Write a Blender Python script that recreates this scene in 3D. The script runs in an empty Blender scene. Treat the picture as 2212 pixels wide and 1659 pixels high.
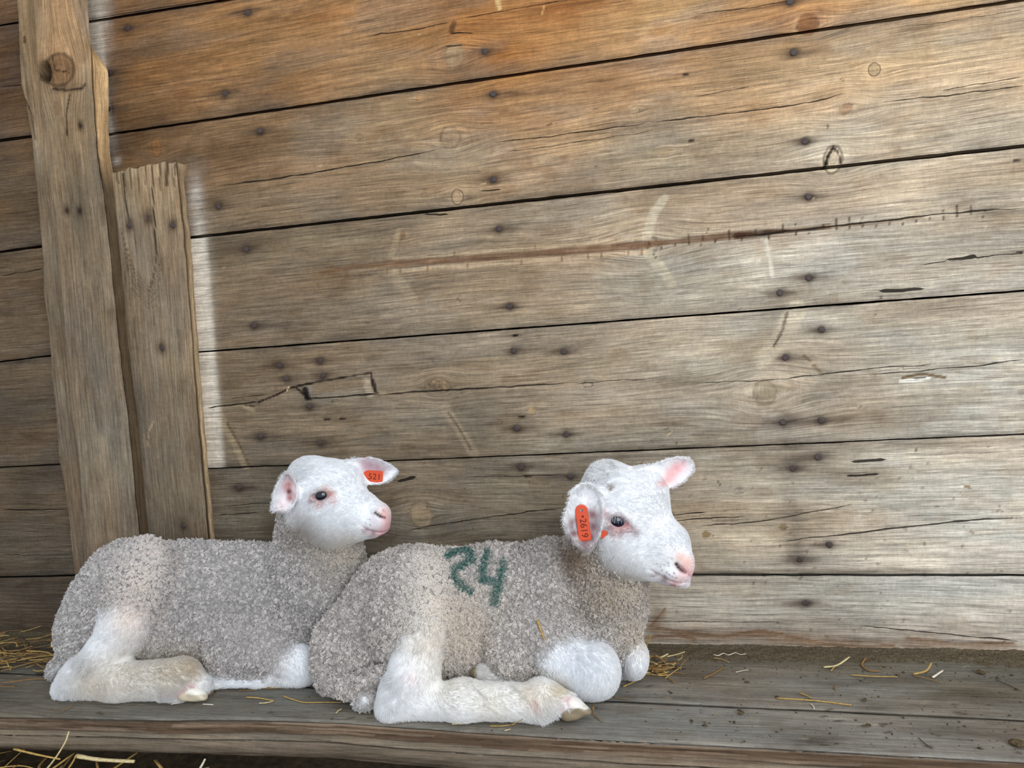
import bpy, math, random
import numpy as np
from mathutils import Matrix

# ------------------------------------------------------------------ camera
SCN = bpy.context.scene
COL = SCN.collection
F_PX, CXP, CYP = 1640.0, 1106.0, 829.5
# rows: camera x (right), y (down), z (forward) written in wall axes (along wall, down, into wall)
MC = np.array([[0.97478699, 0.06916254, 0.21214822],
               [-0.05543185, 0.99600514, -0.07000765],
               [-0.21614263, 0.05648278, 0.97472666]])
TOW = np.array([[1, 0, 0], [0, 0, 1], [0, -1, 0]], float)     # (along, down, into) -> world XYZ
CAX = (TOW @ MC.T).T                                         # camera axes as world vectors
CAX = CAX / np.linalg.norm(CAX, axis=1)[:, None]
CX, CD, CZ = CAX
CX = CX - CZ * (CX @ CZ); CX /= np.linalg.norm(CX); CD = np.cross(CZ, CX)
CAMP = np.array([0.0, -1.2, 0.49933])

cam_d = bpy.data.cameras.new('camera')
cam_d.sensor_width = 36.0
cam_d.lens = F_PX / 2212.0 * 36.0
cam_d.clip_start = 0.02
cam = bpy.data.objects.new('camera', cam_d)
COL.objects.link(cam)
m4 = np.eye(4); m4[:3, 0] = CX; m4[:3, 1] = -CD; m4[:3, 2] = -CZ; m4[:3, 3] = CAMP
cam.matrix_world = Matrix(m4.tolist())
SCN.camera = cam

# ------------------------------------------------------------------ light
w = bpy.data.worlds.new('world'); SCN.world = w; w.use_nodes = True
bg = w.node_tree.nodes['Background']
bg.inputs[0].default_value = (0.86, 0.93, 1.0, 1); bg.inputs[1].default_value = 0.85

def area(name, loc, target, sx, sy, power, color):
    l = bpy.data.lights.new(name, 'AREA'); l.shape = 'RECTANGLE'; l.size = sx; l.size_y = sy
    l.energy = power; l.color = color
    o = bpy.data.objects.new(name, l); COL.objects.link(o)
    d = np.array(target, float) - np.array(loc, float); d /= np.linalg.norm(d)
    z = -d; x = np.cross([0, 0, 1], z); x /= np.linalg.norm(x); y = np.cross(z, x)
    m = np.eye(4); m[:3, 0] = x; m[:3, 1] = y; m[:3, 2] = z; m[:3, 3] = loc
    o.matrix_world = Matrix(m.tolist())
    return o
area('barn_door_daylight', (1.7, -3.2, 1.5), (-0.2, 0, 0.3), 2.8, 2.2, 104, (0.95, 0.98, 1.0))
SCN.view_settings.view_transform = 'Standard'
SCN.view_settings.look = 'None'
SCN.view_settings.gamma = 1.0
SCN.view_settings.use_curve_mapping = False
SCN.view_settings.exposure = 0.0
SCN.cycles.max_bounces = 6
SCN.cycles.diffuse_bounces = 4
SCN.cycles.use_denoising = True

# ------------------------------------------------------------------ helpers
def ray(px, py):
    px = np.asarray(px, float); py = np.asarray(py, float)
    return ((px - CXP)[..., None] * CX + (py - CYP)[..., None] * CD + F_PX * CZ)

def onY(px, py, Y=0.0):
    """point of the vertical plane y=Y seen at a photo pixel"""
    r = ray(px, py); t = (Y - CAMP[1]) / r[..., 1]
    return CAMP + r * t[..., None]

def onZ(px, py, Z=0.0):
    r = ray(px, py); t = (Z - CAMP[2]) / r[..., 2]
    return CAMP + r * t[..., None]

def proj(P):
    d = np.asarray(P, float) - CAMP
    z = d @ CZ
    return CXP + F_PX * (d @ CX) / z, CYP + F_PX * (d @ CD) / z, z

def lin(c):
    c = np.asarray(c, float) / 255.0
    return np.where(c <= 0.04045, c / 12.92, ((c + 0.055) / 1.055) ** 2.4)

def _h(ix, iy, seed):
    n = (ix.astype(np.int64) * 374761393 + iy.astype(np.int64) * 668265263 + seed * 1442695041) & 0x7fffffff
    n = ((n ^ (n >> 13)) * 1274126177) & 0x7fffffff
    n = (n ^ (n >> 16)) & 0xffff
    return n / 65535.0

def vn(x, y, seed=0):
    x = np.asarray(x, float); y = np.asarray(y, float)
    x, y = np.broadcast_arrays(x, y)
    ix = np.floor(x); iy = np.floor(y); fx = x - ix; fy = y - iy
    fx = fx * fx * (3 - 2 * fx); fy = fy * fy * (3 - 2 * fy)
    a = _h(ix, iy, seed); b = _h(ix + 1, iy, seed); c = _h(ix, iy + 1, seed); d = _h(ix + 1, iy + 1, seed)
    return (a * (1 - fx) + b * fx) * (1 - fy) + (c * (1 - fx) + d * fx) * fy

def fbm(x, y, seed=0, o=4):
    s = 0; a = 0.5; t = 0
    for i in range(o):
        s = s + a * vn(x * 2 ** i, y * 2 ** i, seed + i * 17); t += a; a *= 0.5
    return s / t

def sstep(a, b, x):
    t = np.clip((x - a) / (b - a), 0, 1); return t * t * (3 - 2 * t)

def setpar(o, p):
    o.parent = p
    o.matrix_parent_inverse = Matrix.Translation(-p.location)

def mesh_np(name, verts, quads=None, tris=None, mat=None, parent=None, smooth=True, attrs=None, kind=None):
    me = bpy.data.meshes.new(name)
    verts = np.asarray(verts, np.float32)
    me.vertices.add(len(verts)); me.vertices.foreach_set('co', verts.ravel())
    loops = []; starts = []; n = 0
    if quads is not None and len(quads):
        q = np.asarray(quads, np.int32); loops.append(q.ravel()); starts.append(np.arange(len(q)) * 4); n = q.size
    if tris is not None and len(tris):
        t = np.asarray(tris, np.int32); loops.append(t.ravel()); starts.append(n + np.arange(len(t)) * 3)
    loops = np.concatenate(loops); starts = np.concatenate(starts)
    me.loops.add(len(loops)); me.loops.foreach_set('vertex_index', loops.astype(np.int32))
    me.polygons.add(len(starts)); me.polygons.foreach_set('loop_start', starts.astype(np.int32))
    me.polygons.foreach_set('use_smooth', np.full(len(starts), smooth))
    me.update(calc_edges=True); me.validate()
    for k, (typ, data) in (attrs or {}).items():
        a = me.attributes.new(k, typ, 'POINT')
        key = {'FLOAT_COLOR': 'color', 'FLOAT_VECTOR': 'vector', 'FLOAT': 'value'}[typ]
        d = np.asarray(data, np.float32)
        if typ == 'FLOAT_COLOR' and d.shape[1] == 3: d = np.concatenate([d, np.ones((len(d), 1), np.float32)], 1)
        a.data.foreach_set(key, d.ravel())
    o = bpy.data.objects.new(name, me); COL.objects.link(o)
    if mat: me.materials.append(mat)
    if parent: setpar(o, parent)
    if kind: o['kind'] = kind
    return o

def tag(o, label, cat, group=None):
    o['label'] = label; o['category'] = cat
    if group: o['group'] = group
    return o

class NT:
    """small node-tree builder"""
    def __init__(s, name):
        s.m = bpy.data.materials.new(name); s.m.use_nodes = True
        s.t = s.m.node_tree; s.b = s.t.nodes['Principled BSDF']; s.out = s.t.nodes['Material Output']
    def n(s, typ, **kw):
        nd = s.t.nodes.new(typ)
        for k, v in kw.items(): setattr(nd, k, v)
        return nd
    def l(s, a, b): s.t.links.new(a, b)
    def val(s, sock, v):
        if hasattr(v, 'links'): s.l(v, sock)
        else: sock.default_value = v
    def math(s, op, a, b=0.0, c=None, clamp=False):
        nd = s.n('ShaderNodeMath', operation=op, use_clamp=clamp)
        s.val(nd.inputs[0], a); s.val(nd.inputs[1], b)
        if c is not None: s.val(nd.inputs[2], c)
        return nd.outputs[0]
    def attr(s, name, out='Color'):
        return s.n('ShaderNodeAttribute', attribute_name=name).outputs[out]
    def noise(s, vec, scale, detail=3, rough=0.6, out=0, dist=0.0):
        nd = s.n('ShaderNodeTexNoise'); s.l(vec, nd.inputs['Vector'])
        nd.inputs['Scale'].default_value = scale; nd.inputs['Detail'].default_value = detail
        nd.inputs['Roughness'].default_value = rough; nd.inputs['Distortion'].default_value = dist
        return nd.outputs[out]
    def mapr(s, v, a, b, c, d):
        nd = s.n('ShaderNodeMapRange'); s.l(v, nd.inputs[0])
        for i, x in enumerate((a, b, c, d)): s.val(nd.inputs[1 + i], x)
        return nd.outputs[0]
    def mulv(s, vec, xyz):
        nd = s.n('ShaderNodeVectorMath', operation='MULTIPLY'); s.l(vec, nd.inputs[0]); nd.inputs[1].default_value = xyz
        return nd.outputs[0]
    def mix(s, f, a, b, mode='MIX'):
        nd = s.n('ShaderNodeMix', data_type='RGBA', blend_type=mode)
        s.val(nd.inputs[0], f); s.val(nd.inputs[6], a if hasattr(a, 'links') else (*a, 1)); s.val(nd.inputs[7], b if hasattr(b, 'links') else (*b, 1))
        return nd.outputs[2]
    def bump(s, h, strength, dist):
        nd = s.n('ShaderNodeBump'); s.l(h, nd.inputs['Height']); nd.inputs['Strength'].default_value = strength
        nd.inputs['Distance'].default_value = dist
        s.l(nd.outputs[0], s.b.inputs['Normal']); return nd
    def set(s, **kw):
        for k, v in kw.items(): s.val(s.b.inputs[k.replace('_', ' ')], v)

def wood_mat(name, contrast=1.0, fleck=1.0, rough=0.82, gain=1.42):
    k = NT(name)
    col = k.attr('col'); gc = k.attr('gc', 'Vector'); ck = k.attr('ck', 'Vector')
    sep = k.n('ShaderNodeSeparateXYZ'); k.l(ck, sep.inputs[0])
    cd, cw, kr = sep.outputs
    n1 = k.noise(k.mulv(gc, (5, 1, 230)), 1, 3, 0.7)
    n2 = k.noise(k.mulv(gc, (22, 1, 820)), 1, 2, 0.6)
    n3 = k.noise(k.mulv(gc, (3, 1, 34)), 1, 3, 0.6)
    n4 = k.noise(gc, 38, 4, 0.7)
    n5 = k.noise(k.mulv(gc, (60, 1, 420)), 1, 2, 0.5)
    c = contrast
    f = k.math('MULTIPLY', gain, k.mapr(n1, 0.36, 0.64, 1 - 0.27 * c, 1 + 0.17 * c))
    f = k.math('MULTIPLY', f, k.mapr(n2, 0.32, 0.68, 1 - 0.32 * c, 1 + 0.22 * c))
    f = k.math('MULTIPLY', f, k.mapr(n3, 0.3, 0.7, 1 - 0.10 * c, 1 + 0.09 * c))
    f = k.math('MULTIPLY', f, k.mapr(n4, 0.3, 0.7, 1 - 0.16 * c, 1 + 0.14 * c))
    nr = k.noise(k.mulv(gc, (0.9, 1, 26)), 1, 2, 0.45)
    rl = k.mapr(k.math('SINE', k.math('MULTIPLY', nr, 95.0)), 0.55, 1.0, 1.0, k.mapr(n4, 0.42, 0.62, 1.0, 1 - 0.34 * c))
    f = k.math('MULTIPLY', f, rl)
    n6 = k.noise(gc, 950, 3, 0.75)
    f = k.math('MULTIPLY', f, k.mapr(n6, 0.32, 0.68, 1 - 0.24 * c, 1 + 0.22 * c))
    n7 = k.noise(k.mulv(gc, (420, 1, 40)), 1, 2, 0.5)
    f = k.math('MULTIPLY', f, k.mapr(n7, 0.3, 0.7, 1 - 0.04 * c, 1 + 0.04 * c))
    n8 = k.noise(gc, 140, 4, 0.7)
    f = k.math('MULTIPLY', f, k.mapr(n8, 0.3, 0.7, 1 - 0.15 * c, 1 + 0.13 * c))
    n9 = k.noise(k.mulv(gc, (11, 1, 520)), 1.0, 3, 0.7)
    f = k.math('MULTIPLY', f, k.mapr(n9, 0.54, 0.66, 1.0, 0.60))
    fl = k.mapr(n5, 0.70, 0.78, 1.0, 1 - 0.55 * fleck)
    f = k.math('MULTIPLY', f, fl)
    vm = k.n('ShaderNodeVectorMath', operation='SCALE'); k.l(col, vm.inputs[0]); k.l(f, vm.inputs['Scale'])
    base = vm.outputs[0]
    # knot: dark ring where kr is near 1, growth rings inside
    rw = k.noise(gc, 120, 2, 0.5)
    krw = k.math('ADD', kr, k.math('MULTIPLY', k.math('SUBTRACT', rw, 0.5), 0.25))
    ring = k.math('SUBTRACT', 1.0, k.math('DIVIDE', k.math('ABSOLUTE', k.math('SUBTRACT', krw, 1.0)), 0.16), clamp=True)
    ins = k.math('MULTIPLY', k.math('LESS_THAN', krw, 1.0), k.math('MULTIPLY_ADD', k.math('SINE', k.math('MULTIPLY', krw, 22.0)), 0.5, 0.5))
    base = k.mix(k.math('MULTIPLY', ins, 0.22), base, (0.10, 0.065, 0.04))
    base = k.mix(k.math('MULTIPLY', ring, 0.62), base, (0.045, 0.028, 0.016))
    # cracks
    wob = k.noise(k.mulv(gc, (160, 1, 160)), 1, 3, 0.6)
    cdw = k.math('ADD', k.math('ABSOLUTE', cd), k.math('MULTIPLY', k.math('SUBTRACT', wob, 0.5), 0.0009))
    crk = k.mapr(k.math('SUBTRACT', cw, cdw), -0.0003, 0.0004, 0.0, 1.0)
    on = k.math('GREATER_THAN', cw, 0.0001)
    crk = k.math('MULTIPLY', crk, on)
    base = k.mix(k.math('MULTIPLY', crk, 0.93), base, (0.012, 0.008, 0.005))
    k.l(base, k.b.inputs['Base Color'])
    k.set(Roughness=rough); k.b.inputs['Specular IOR Level'].default_value = 0.18
    h = k.math('ADD', k.math('MULTIPLY', n1, 0.7), k.math('MULTIPLY', n2, 0.35)); h = k.math('ADD', h, k.math('MULTIPLY', n6, 0.35))
    h = k.math('SUBTRACT', h, k.math('MULTIPLY', crk, 1.6))
    h = k.math('SUBTRACT', h, k.math('MULTIPLY', ring, 0.7))
    k.bump(h, 0.55, 0.0022)
    return k.m
WOOD = wood_mat('weathered_wood')
WOOD_UP = wood_mat('upright_wood', 0.95, gain=1.18)
WOOD_FLOOR = wood_mat('platform_wood', 0.7, 0.8, 0.9, 1.4)

def plain(name, c, rough=0.8, spec=0.2, var=0.0, scale=200):
    k = NT(name)
    if var:
        tc = k.n('ShaderNodeTexCoord').outputs['Object']
        n = k.noise(tc, scale, 3, 0.6)
        vm = k.n('ShaderNodeVectorMath', operation='SCALE'); vm.inputs[0].default_value = tuple(c[:3])
        k.l(k.mapr(n, 0.3, 0.7, 1 - var, 1 + var), vm.inputs['Scale']); k.l(vm.outputs[0], k.b.inputs['Base Color'])
    else:
        k.b.inputs['Base Color'].default_value = (*c[:3], 1)
    k.set(Roughness=rough); k.b.inputs['Specular IOR Level'].default_value = spec
    return k.m

# ------------------------------------------------------------------ wood surface painter (wall space: a = along, b = across)
class Paint:
    """features of one wood face, all in metres on that face (X along the wall, Z up)"""
    def __init__(s, ctrl, p=3.0, soft=0.05, grey=0.0):
        s.c = np.array([c[0] for c in ctrl]); s.v = np.array([lin(c[1]) for c in ctrl]); s.v = s.v * (1 - grey) + grey * (s.v @ np.array([.3, .59, .11]))[:, None]; s.p = p; s.soft = soft
        s.knots = []; s.cracks = []; s.stains = []; s.streaks = []; s.dents = []
    def base(s, X, Z):
        out = np.zeros(X.shape + (3,)); W = np.zeros(X.shape)
        for (x, z), v in zip(s.c, s.v):
            w_ = 1.0 / (((X - x) ** 2 * 0.6 + (Z - z) ** 2 * 1.6) + s.soft ** 2) ** (s.p / 2)
            out += w_[..., None] * v; W += w_
        return out / W[..., None]
    def feats(s, X, Z, seed, along='x', edge=None):
        col = s.base(X, Z)
        A, B = (X, Z) if along == 'x' else (Z, X)
        # blotchy wear
        bl = fbm(A * 9, B * 20, seed + 5, 5)
        col = col * (1 + 0.58 * (bl - 0.5))[..., None]
        gp = sstep(.50, .66, fbm(A * 7 + 31, B * 20 + 11, seed + 13, 5))[..., None] * .24
        lum = col.mean(-1, keepdims=True); col = col * (1 - gp) + gp * lum * np.array([.88, .80, .70])
        hp = sstep(.56, .72, fbm(A * 10 + 3, B * 60 + 5, seed + 15, 4))[..., None] * .24
        col = col * (1 - hp) + hp * np.minimum(col * 1.35 + .03, .8)
        dp = sstep(.58, .70, fbm(A * 22 + 3, B * 45 + 9, seed + 19, 5))[..., None] * .35
        col = col * (1 - dp) + dp * col * np.array([.66, .56, .46])
        br = fbm(A * 5 + 7, B * 16 + 3, seed + 9, 4)
        col = col * (1 + (br - 0.5)[..., None] * np.array([0.20, -0.02, -0.22]))
        g = B + 0.004 * (fbm(A * 3.0, B * 6, seed + 1, 3) - 0.5) * 4 + 0.012 * (vn(A * 1.3, B * 2, seed + 2) - 0.5)
        if edge is not None:
            gr = np.exp(-edge / 0.013) * np.clip(1.7 * fbm(A * 14, B * 30, seed + 81, 3) - .35, 0, 1) * .62
            col = col * (1 - gr)[..., None] + gr[..., None] * col.mean(-1, keepdims=True) * np.array([.50, .44, .37])
        kr = np.full(X.shape, 3.0)
        rel = 0.0008 * (fbm(A * 12, B * 40, seed + 21, 3) - 0.5) * 2
        for (x, z, ra, rb, ang, tone, spread, *rg_) in s.knots:
            ringed = rg_[0] if rg_ else 1
            dx = X - x; dz = Z - z; ca, sa = math.cos(ang), math.sin(ang)
            u = dx * ca + dz * sa; v = -dx * sa + dz * ca
            r = np.sqrt((u / ra) ** 2 + (v / rb) ** 2)
            da, db = (dx, dz) if along == 'x' else (dz, dx)
            R = max(ra, rb) * spread
            g = g - db * 0.85 * np.exp(-(da / (R * 1.6)) ** 2 - (db / R) ** 2)
            if ringed: kr = np.minimum(kr, r)
            else:
                rr_ = r + 0.35 * (fbm(X * 160, Z * 160, seed + 77, 3) - .5)
                e = (np.exp(-((rr_ - 1.0) / .13) ** 2) * .5 + (1 - sstep(.75, 1, rr_)) * .22 * (0.5 + 0.5 * np.sin(rr_ * 17)))
                col = col * (1 - e)[..., None]
            if tone is not None:
                wgt = (1 - sstep(0.8, 1.25, r)) * 0.85
                col = col * (1 - wgt)[..., None] + wgt[..., None] * lin(tone)
                hal = np.exp(-((r - 1.3) / 0.8) ** 2) * 0.18
                col = col * (1 + hal[..., None] * 0.6)
        for (x, z, sx, sz, rgb, amt) in s.stains:
            e = np.exp(-(((X - x) / sx) ** 2 + ((Z - z) / sz) ** 2)) * amt
            e = e * (0.55 + 0.9 * fbm(X * 60, Z * 90, seed + 31, 3))
            e = np.clip(e, 0, 1)
            col = col * (1 - e)[..., None] + e[..., None] * lin(rgb) * (.70 if sum(rgb) < 450 else 1)
        for (pts, wd, rgb, amt) in s.streaks:
            d, t = polydist(X, Z, pts)
            w_ = wd * (0.75 + 0.5 * vn(A * 30, B * 3, seed + 41))
            e = (1 - sstep(w_ * 0.6, w_ * 1.15, d)) * amt * (0.7 + 0.6 * fbm(A * 50, B * 80, seed + 43, 3))
            e = np.clip(e, 0, 1)
            col = col * (1 - e)[..., None] + e[..., None] * lin(rgb) * (.75 if sum(rgb) < 450 else 1)
        for (x, z, rx, rz, dep) in s.dents:
            r = np.sqrt(((X - x) / rx) ** 2 + ((Z - z) / rz) ** 2) + .25 * (fbm(X * 90, Z * 90, seed + 91, 2) - .5)
            rel = rel - dep * (1 - sstep(.55, 1.05, r))
        cd = np.full(X.shape, 0.02); cw = np.zeros(X.shape); best = np.full(X.shape, 1.0)
        for (pts, w0, w1) in s.cracks:
            P = np.array(pts); i0, i1 = (0, 1) if along == 'x' else (1, 0)
            o = np.argsort(P[:, i0]); P = P[o]
            line = np.interp(A, P[:, i0], P[:, i1]) + 0.0016 * (fbm(A * 45, A * 0, seed + 51, 3) - 0.5) * 2
            db = B - line
            t = (A - P[0, i0]) / max(P[-1, i0] - P[0, i0], 1e-6)
            tt = np.clip(t, 0, 1)
            ww = (w0 + (w1 - w0) * tt) * np.clip(np.minimum(tt, 1 - tt) * 9, 0, 1)
            ww = ww * (t > 0) * (t < 1) * (1 - sstep(0.005, 0.007, np.abs(db)))
            ww = ww * (0.6 + 0.8 * vn(A * 60, B * 0, seed + 61))
            sel = (ww > cw) | ((cw == 0) & (np.abs(db) < .007) & (t > -.25) & (t < 1.25))
            cd = np.where(sel, db, cd); cw = np.where(sel, ww, cw)
        return np.clip(col, 0.003, 0.95), g, kr, cd, cw, rel

def polydist(X, Z, pts):
    best = np.full(X.shape, 9.0); tt = np.zeros(X.shape); n = len(pts) - 1
    for i in range(n):
        (x0, z0), (x1, z1) = pts[i], pts[i + 1]
        dx, dz = x1 - x0, z1 - z0; L = dx * dx + dz * dz + 1e-12
        t = np.clip(((X - x0) * dx + (Z - z0) * dz) / L, 0, 1)
        d = np.hypot(X - x0 - t * dx, Z - z0 - t * dz)
        m = d < best; best = np.where(m, d, best); tt = np.where(m, (i + t) / n, tt)
    return best, tt

def slab(name, U, lo, hi, paint, thick, mapf, mat, parent, seed, along='x', nb=40, edge_rough=0.0008, skirt_rows=3,
         side_col=None, round_r=0.0016, bow=0.0, sidefun=None, relief=1.0, grime=False):
    """a board: front face gridded between the edge curves lo(U) and hi(U), with side faces going back by `thick`.
    mapf(a, b, out) turns face coordinates into world; out is towards the viewer"""
    U = np.asarray(U); n = len(U)
    lo = lo + edge_rough * (fbm(U * 40, U * 0 + 1.3, seed + 71, 3) - 0.5) * 2
    hi = hi + edge_rough * (fbm(U * 40, U * 0 + 7.7, seed + 73, 3) - 0.5) * 2
    t = np.linspace(0, 1, nb); t = np.concatenate([[0, 0.008], t[1:-1], [0.992, 1]]); nb = len(t)
    A = np.repeat(U[:, None], nb, 1); B = lo[:, None] * (1 - t) + hi[:, None] * t
    X, Z = (A, B) if along == 'x' else (B, A)
    dist = np.minimum(B - lo[:, None], hi[:, None] - B)
    col, g, kr, cd, cw, rel = paint.feats(X, Z, seed, along, np.maximum(dist, 0) if grime else None)
    dend = np.minimum(A - U[0], U[-1] - A)
    out = -round_r * np.exp(-np.minimum(dist, dend + 0.0) / (round_r * 0.8)) + rel * relief
    out = out + bow * (1 - (2 * t[None, :] - 1) ** 2)
    V = [mapf(A, B, out).reshape(-1, 3)]
    C = [col.reshape(-1, 3)]; S = np.array([seed * 1.37, 0, seed * 0.731])
    G = [np.stack([A.ravel(), A.ravel() * 0, g.ravel()], 1) + S]
    K = [np.stack([cd.ravel(), cw.ravel(), kr.ravel()], 1)]
    idx = np.arange(n * nb).reshape(n, nb)
    Q = [np.stack([idx[:-1, :-1], idx[1:, :-1], idx[1:, 1:], idx[:-1, 1:]], -1).reshape(-1, 4)]
    base = n * nb
    loops = [(idx[:, 0], -1, 'lo'), (idx[:, -1], 1, 'hi'), (idx[0, :], -1, 'start'), (idx[-1, :], 1, 'end')]
    Af, Bf, of = A.ravel(), B.ravel(), out.ravel()
    for ids, sg, nm in loops:
        prev = ids
        for r in range(1, skirt_rows + 1):
            f = r / skirt_rows
            a = Af[ids].copy(); b = Bf[ids].copy(); o_ = of[ids] - f * thick
            jit = 0.0
            if sidefun is not None: jit = sidefun(nm, a, b, f)
            if nm in ('lo', 'hi'): b = b + sg * jit
            else: a = a + sg * jit
            V.append(mapf(a, b, o_).reshape(-1, 3))
            cc = C[0][ids] if side_col is None or side_col.get(nm) is None else side_col[nm](a, b, f)
            C.append(np.asarray(cc) * np.ones((len(ids), 3)))
            if nm in ('lo', 'hi'): gg = np.stack([a, a * 0, b + o_], 1)
            else: gg = np.stack([o_, a * 0, b], 1)
            G.append(gg + S)
            K.append(np.tile([0.02, 0, 3.0], (len(ids), 1)))
            cur = base + np.arange(len(ids)); base += len(ids)
            q = np.stack([prev[:-1], cur[:-1], cur[1:], prev[1:]], -1)
            Q.append(q if nm in ('hi', 'start') else q[:, ::-1]); prev = cur
    V = np.concatenate(V); Q = np.concatenate(Q)
    # make the front face look outwards
    p = V[Q[0]]; nrm = np.cross(p[1] - p[0], p[2] - p[0])
    ref = mapf(np.array([0.0]), np.array([0.0]), np.array([1.0])) - mapf(np.array([0.0]), np.array([0.0]), np.array([0.0]))
    if nrm @ ref[0] < 0: Q = Q[:, ::-1]
    o = mesh_np(name, V, Q, mat=mat, parent=parent,
                attrs={'col': ('FLOAT_COLOR', np.concatenate(C)), 'gc': ('FLOAT_VECTOR', np.concatenate(G)),
                       'ck': ('FLOAT_VECTOR', np.concatenate(K))})
    return o
# ================================================================== WALL
def W(px, py, Y=0.0):
    p = onY(px, py, Y); return float(p[0]), float(p[2])
def MPP(px, py, Y=0.0):
    p = onY(px, py, Y); return float((p - CAMP) @ CZ) / F_PX

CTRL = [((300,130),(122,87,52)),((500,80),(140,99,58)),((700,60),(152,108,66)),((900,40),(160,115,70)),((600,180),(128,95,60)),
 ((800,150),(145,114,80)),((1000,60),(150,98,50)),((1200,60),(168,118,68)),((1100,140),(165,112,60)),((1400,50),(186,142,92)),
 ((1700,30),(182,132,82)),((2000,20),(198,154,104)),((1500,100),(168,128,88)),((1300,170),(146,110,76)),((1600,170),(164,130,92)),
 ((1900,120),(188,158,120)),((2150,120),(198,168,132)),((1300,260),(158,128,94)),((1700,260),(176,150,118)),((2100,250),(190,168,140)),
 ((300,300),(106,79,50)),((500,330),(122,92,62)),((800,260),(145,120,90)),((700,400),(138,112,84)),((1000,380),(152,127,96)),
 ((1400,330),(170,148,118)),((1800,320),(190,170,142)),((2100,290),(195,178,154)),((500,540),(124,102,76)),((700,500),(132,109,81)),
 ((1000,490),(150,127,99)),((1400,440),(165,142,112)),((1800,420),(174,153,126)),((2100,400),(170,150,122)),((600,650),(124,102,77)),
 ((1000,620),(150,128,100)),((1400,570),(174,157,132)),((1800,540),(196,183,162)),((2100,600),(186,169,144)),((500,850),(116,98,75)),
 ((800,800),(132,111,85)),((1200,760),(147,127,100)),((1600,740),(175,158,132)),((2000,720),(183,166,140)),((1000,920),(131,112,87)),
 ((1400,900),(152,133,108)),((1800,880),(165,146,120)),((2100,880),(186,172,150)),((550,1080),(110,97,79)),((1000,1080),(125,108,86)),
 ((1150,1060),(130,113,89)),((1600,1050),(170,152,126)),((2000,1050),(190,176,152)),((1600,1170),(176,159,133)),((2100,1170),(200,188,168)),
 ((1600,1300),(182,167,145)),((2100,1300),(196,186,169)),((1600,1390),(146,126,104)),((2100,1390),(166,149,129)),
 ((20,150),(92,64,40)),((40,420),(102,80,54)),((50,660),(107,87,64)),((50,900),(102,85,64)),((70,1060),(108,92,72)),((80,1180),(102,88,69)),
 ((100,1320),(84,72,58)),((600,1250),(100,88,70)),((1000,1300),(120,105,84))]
def less(c, p):  # left tones stay darker than right: part of the light falloff sits in the colour
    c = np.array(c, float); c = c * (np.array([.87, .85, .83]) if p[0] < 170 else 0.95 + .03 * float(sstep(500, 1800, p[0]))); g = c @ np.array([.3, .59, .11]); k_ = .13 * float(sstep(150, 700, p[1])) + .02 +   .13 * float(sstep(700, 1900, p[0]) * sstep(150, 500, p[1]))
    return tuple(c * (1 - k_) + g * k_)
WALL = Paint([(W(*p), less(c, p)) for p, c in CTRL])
def knot(px, py, rx, ry, ang=0, tone=None, spread=1.5):
    ring = 1 if (px, py) in ((988,426),(1888,151),(1799,345)) else 0
    m = MPP(px, py); x, z = W(px, py)
    WALL.knots.append((x, z, rx * m, ry * m, -math.radians(ang), tone, spread, ring))
def crack(pts, w0, w1=None, m=0.00073):
    WALL.cracks.append(([W(*p) for p in pts], w0 * m / 2, (w1 if w1 is not None else w0) * m / 2))
def stain(px, py, sx, sy, rgb, amt):
    m = MPP(px, py); x, z = W(px, py); WALL.stains.append((x, z, sx * m, sy * m, rgb, amt))
def streak(pts, wd, rgb, amt):
    m = MPP(*pts[0]); WALL.streaks.append(([W(*p) for p in pts], wd * m / 2, rgb, amt))

knot(981,120,20,25,0,(150,125,95),2.0); knot(973,297,20,22,0,(150,125,98),2.0); knot(988,426,13,16,0,(165,140,110),1.8)
knot(1888,151,12,14,0,(165,140,108),1.8); knot(1826,236,14,10,-40,(150,120,92),3.0); knot(1799,345,19,30,8,(190,172,146),1.6)
knot(1745,52,20,22,0,(120,80,48),1.6); knot(910,1112,24,28,0,(140,122,98),1.8); knot(1652,848,22,27,0,(150,135,112),2.2)
knot(955,835,16,13,0,(135,112,86),1.8); knot(338,318,10,20,0,(128,88,54),1.2); knot(905,212,6,10,0,(150,115,80),1.2)
knot(776,296,7,8,0,None,1.3); knot(1437,328,9,9,0,(165,140,110),1.3); knot(1373,238,7,10,0,(165,140,110),1.3)
knot(1300,208,0.1,0.1,0,None,1); knot(940,830,12,10,0,None,1.5); knot(1150,886,8,8,0,(160,135,100),1.2)
knot(1692,1139,8,7,0,(110,88,50),1.2); knot(1525,1155,9,7,0,(130,105,66),1.2); knot(1597,1060,9,7,0,None,1.2)
knot(868,508,7,8,0,(110,85,60),1.6); knot(2090,1051,6,4,0,(120,95,60),1.2)
knot(1395,530,26,20,0,None,2.2); knot(1270,830,10,8,0,None,1.4)
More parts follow.
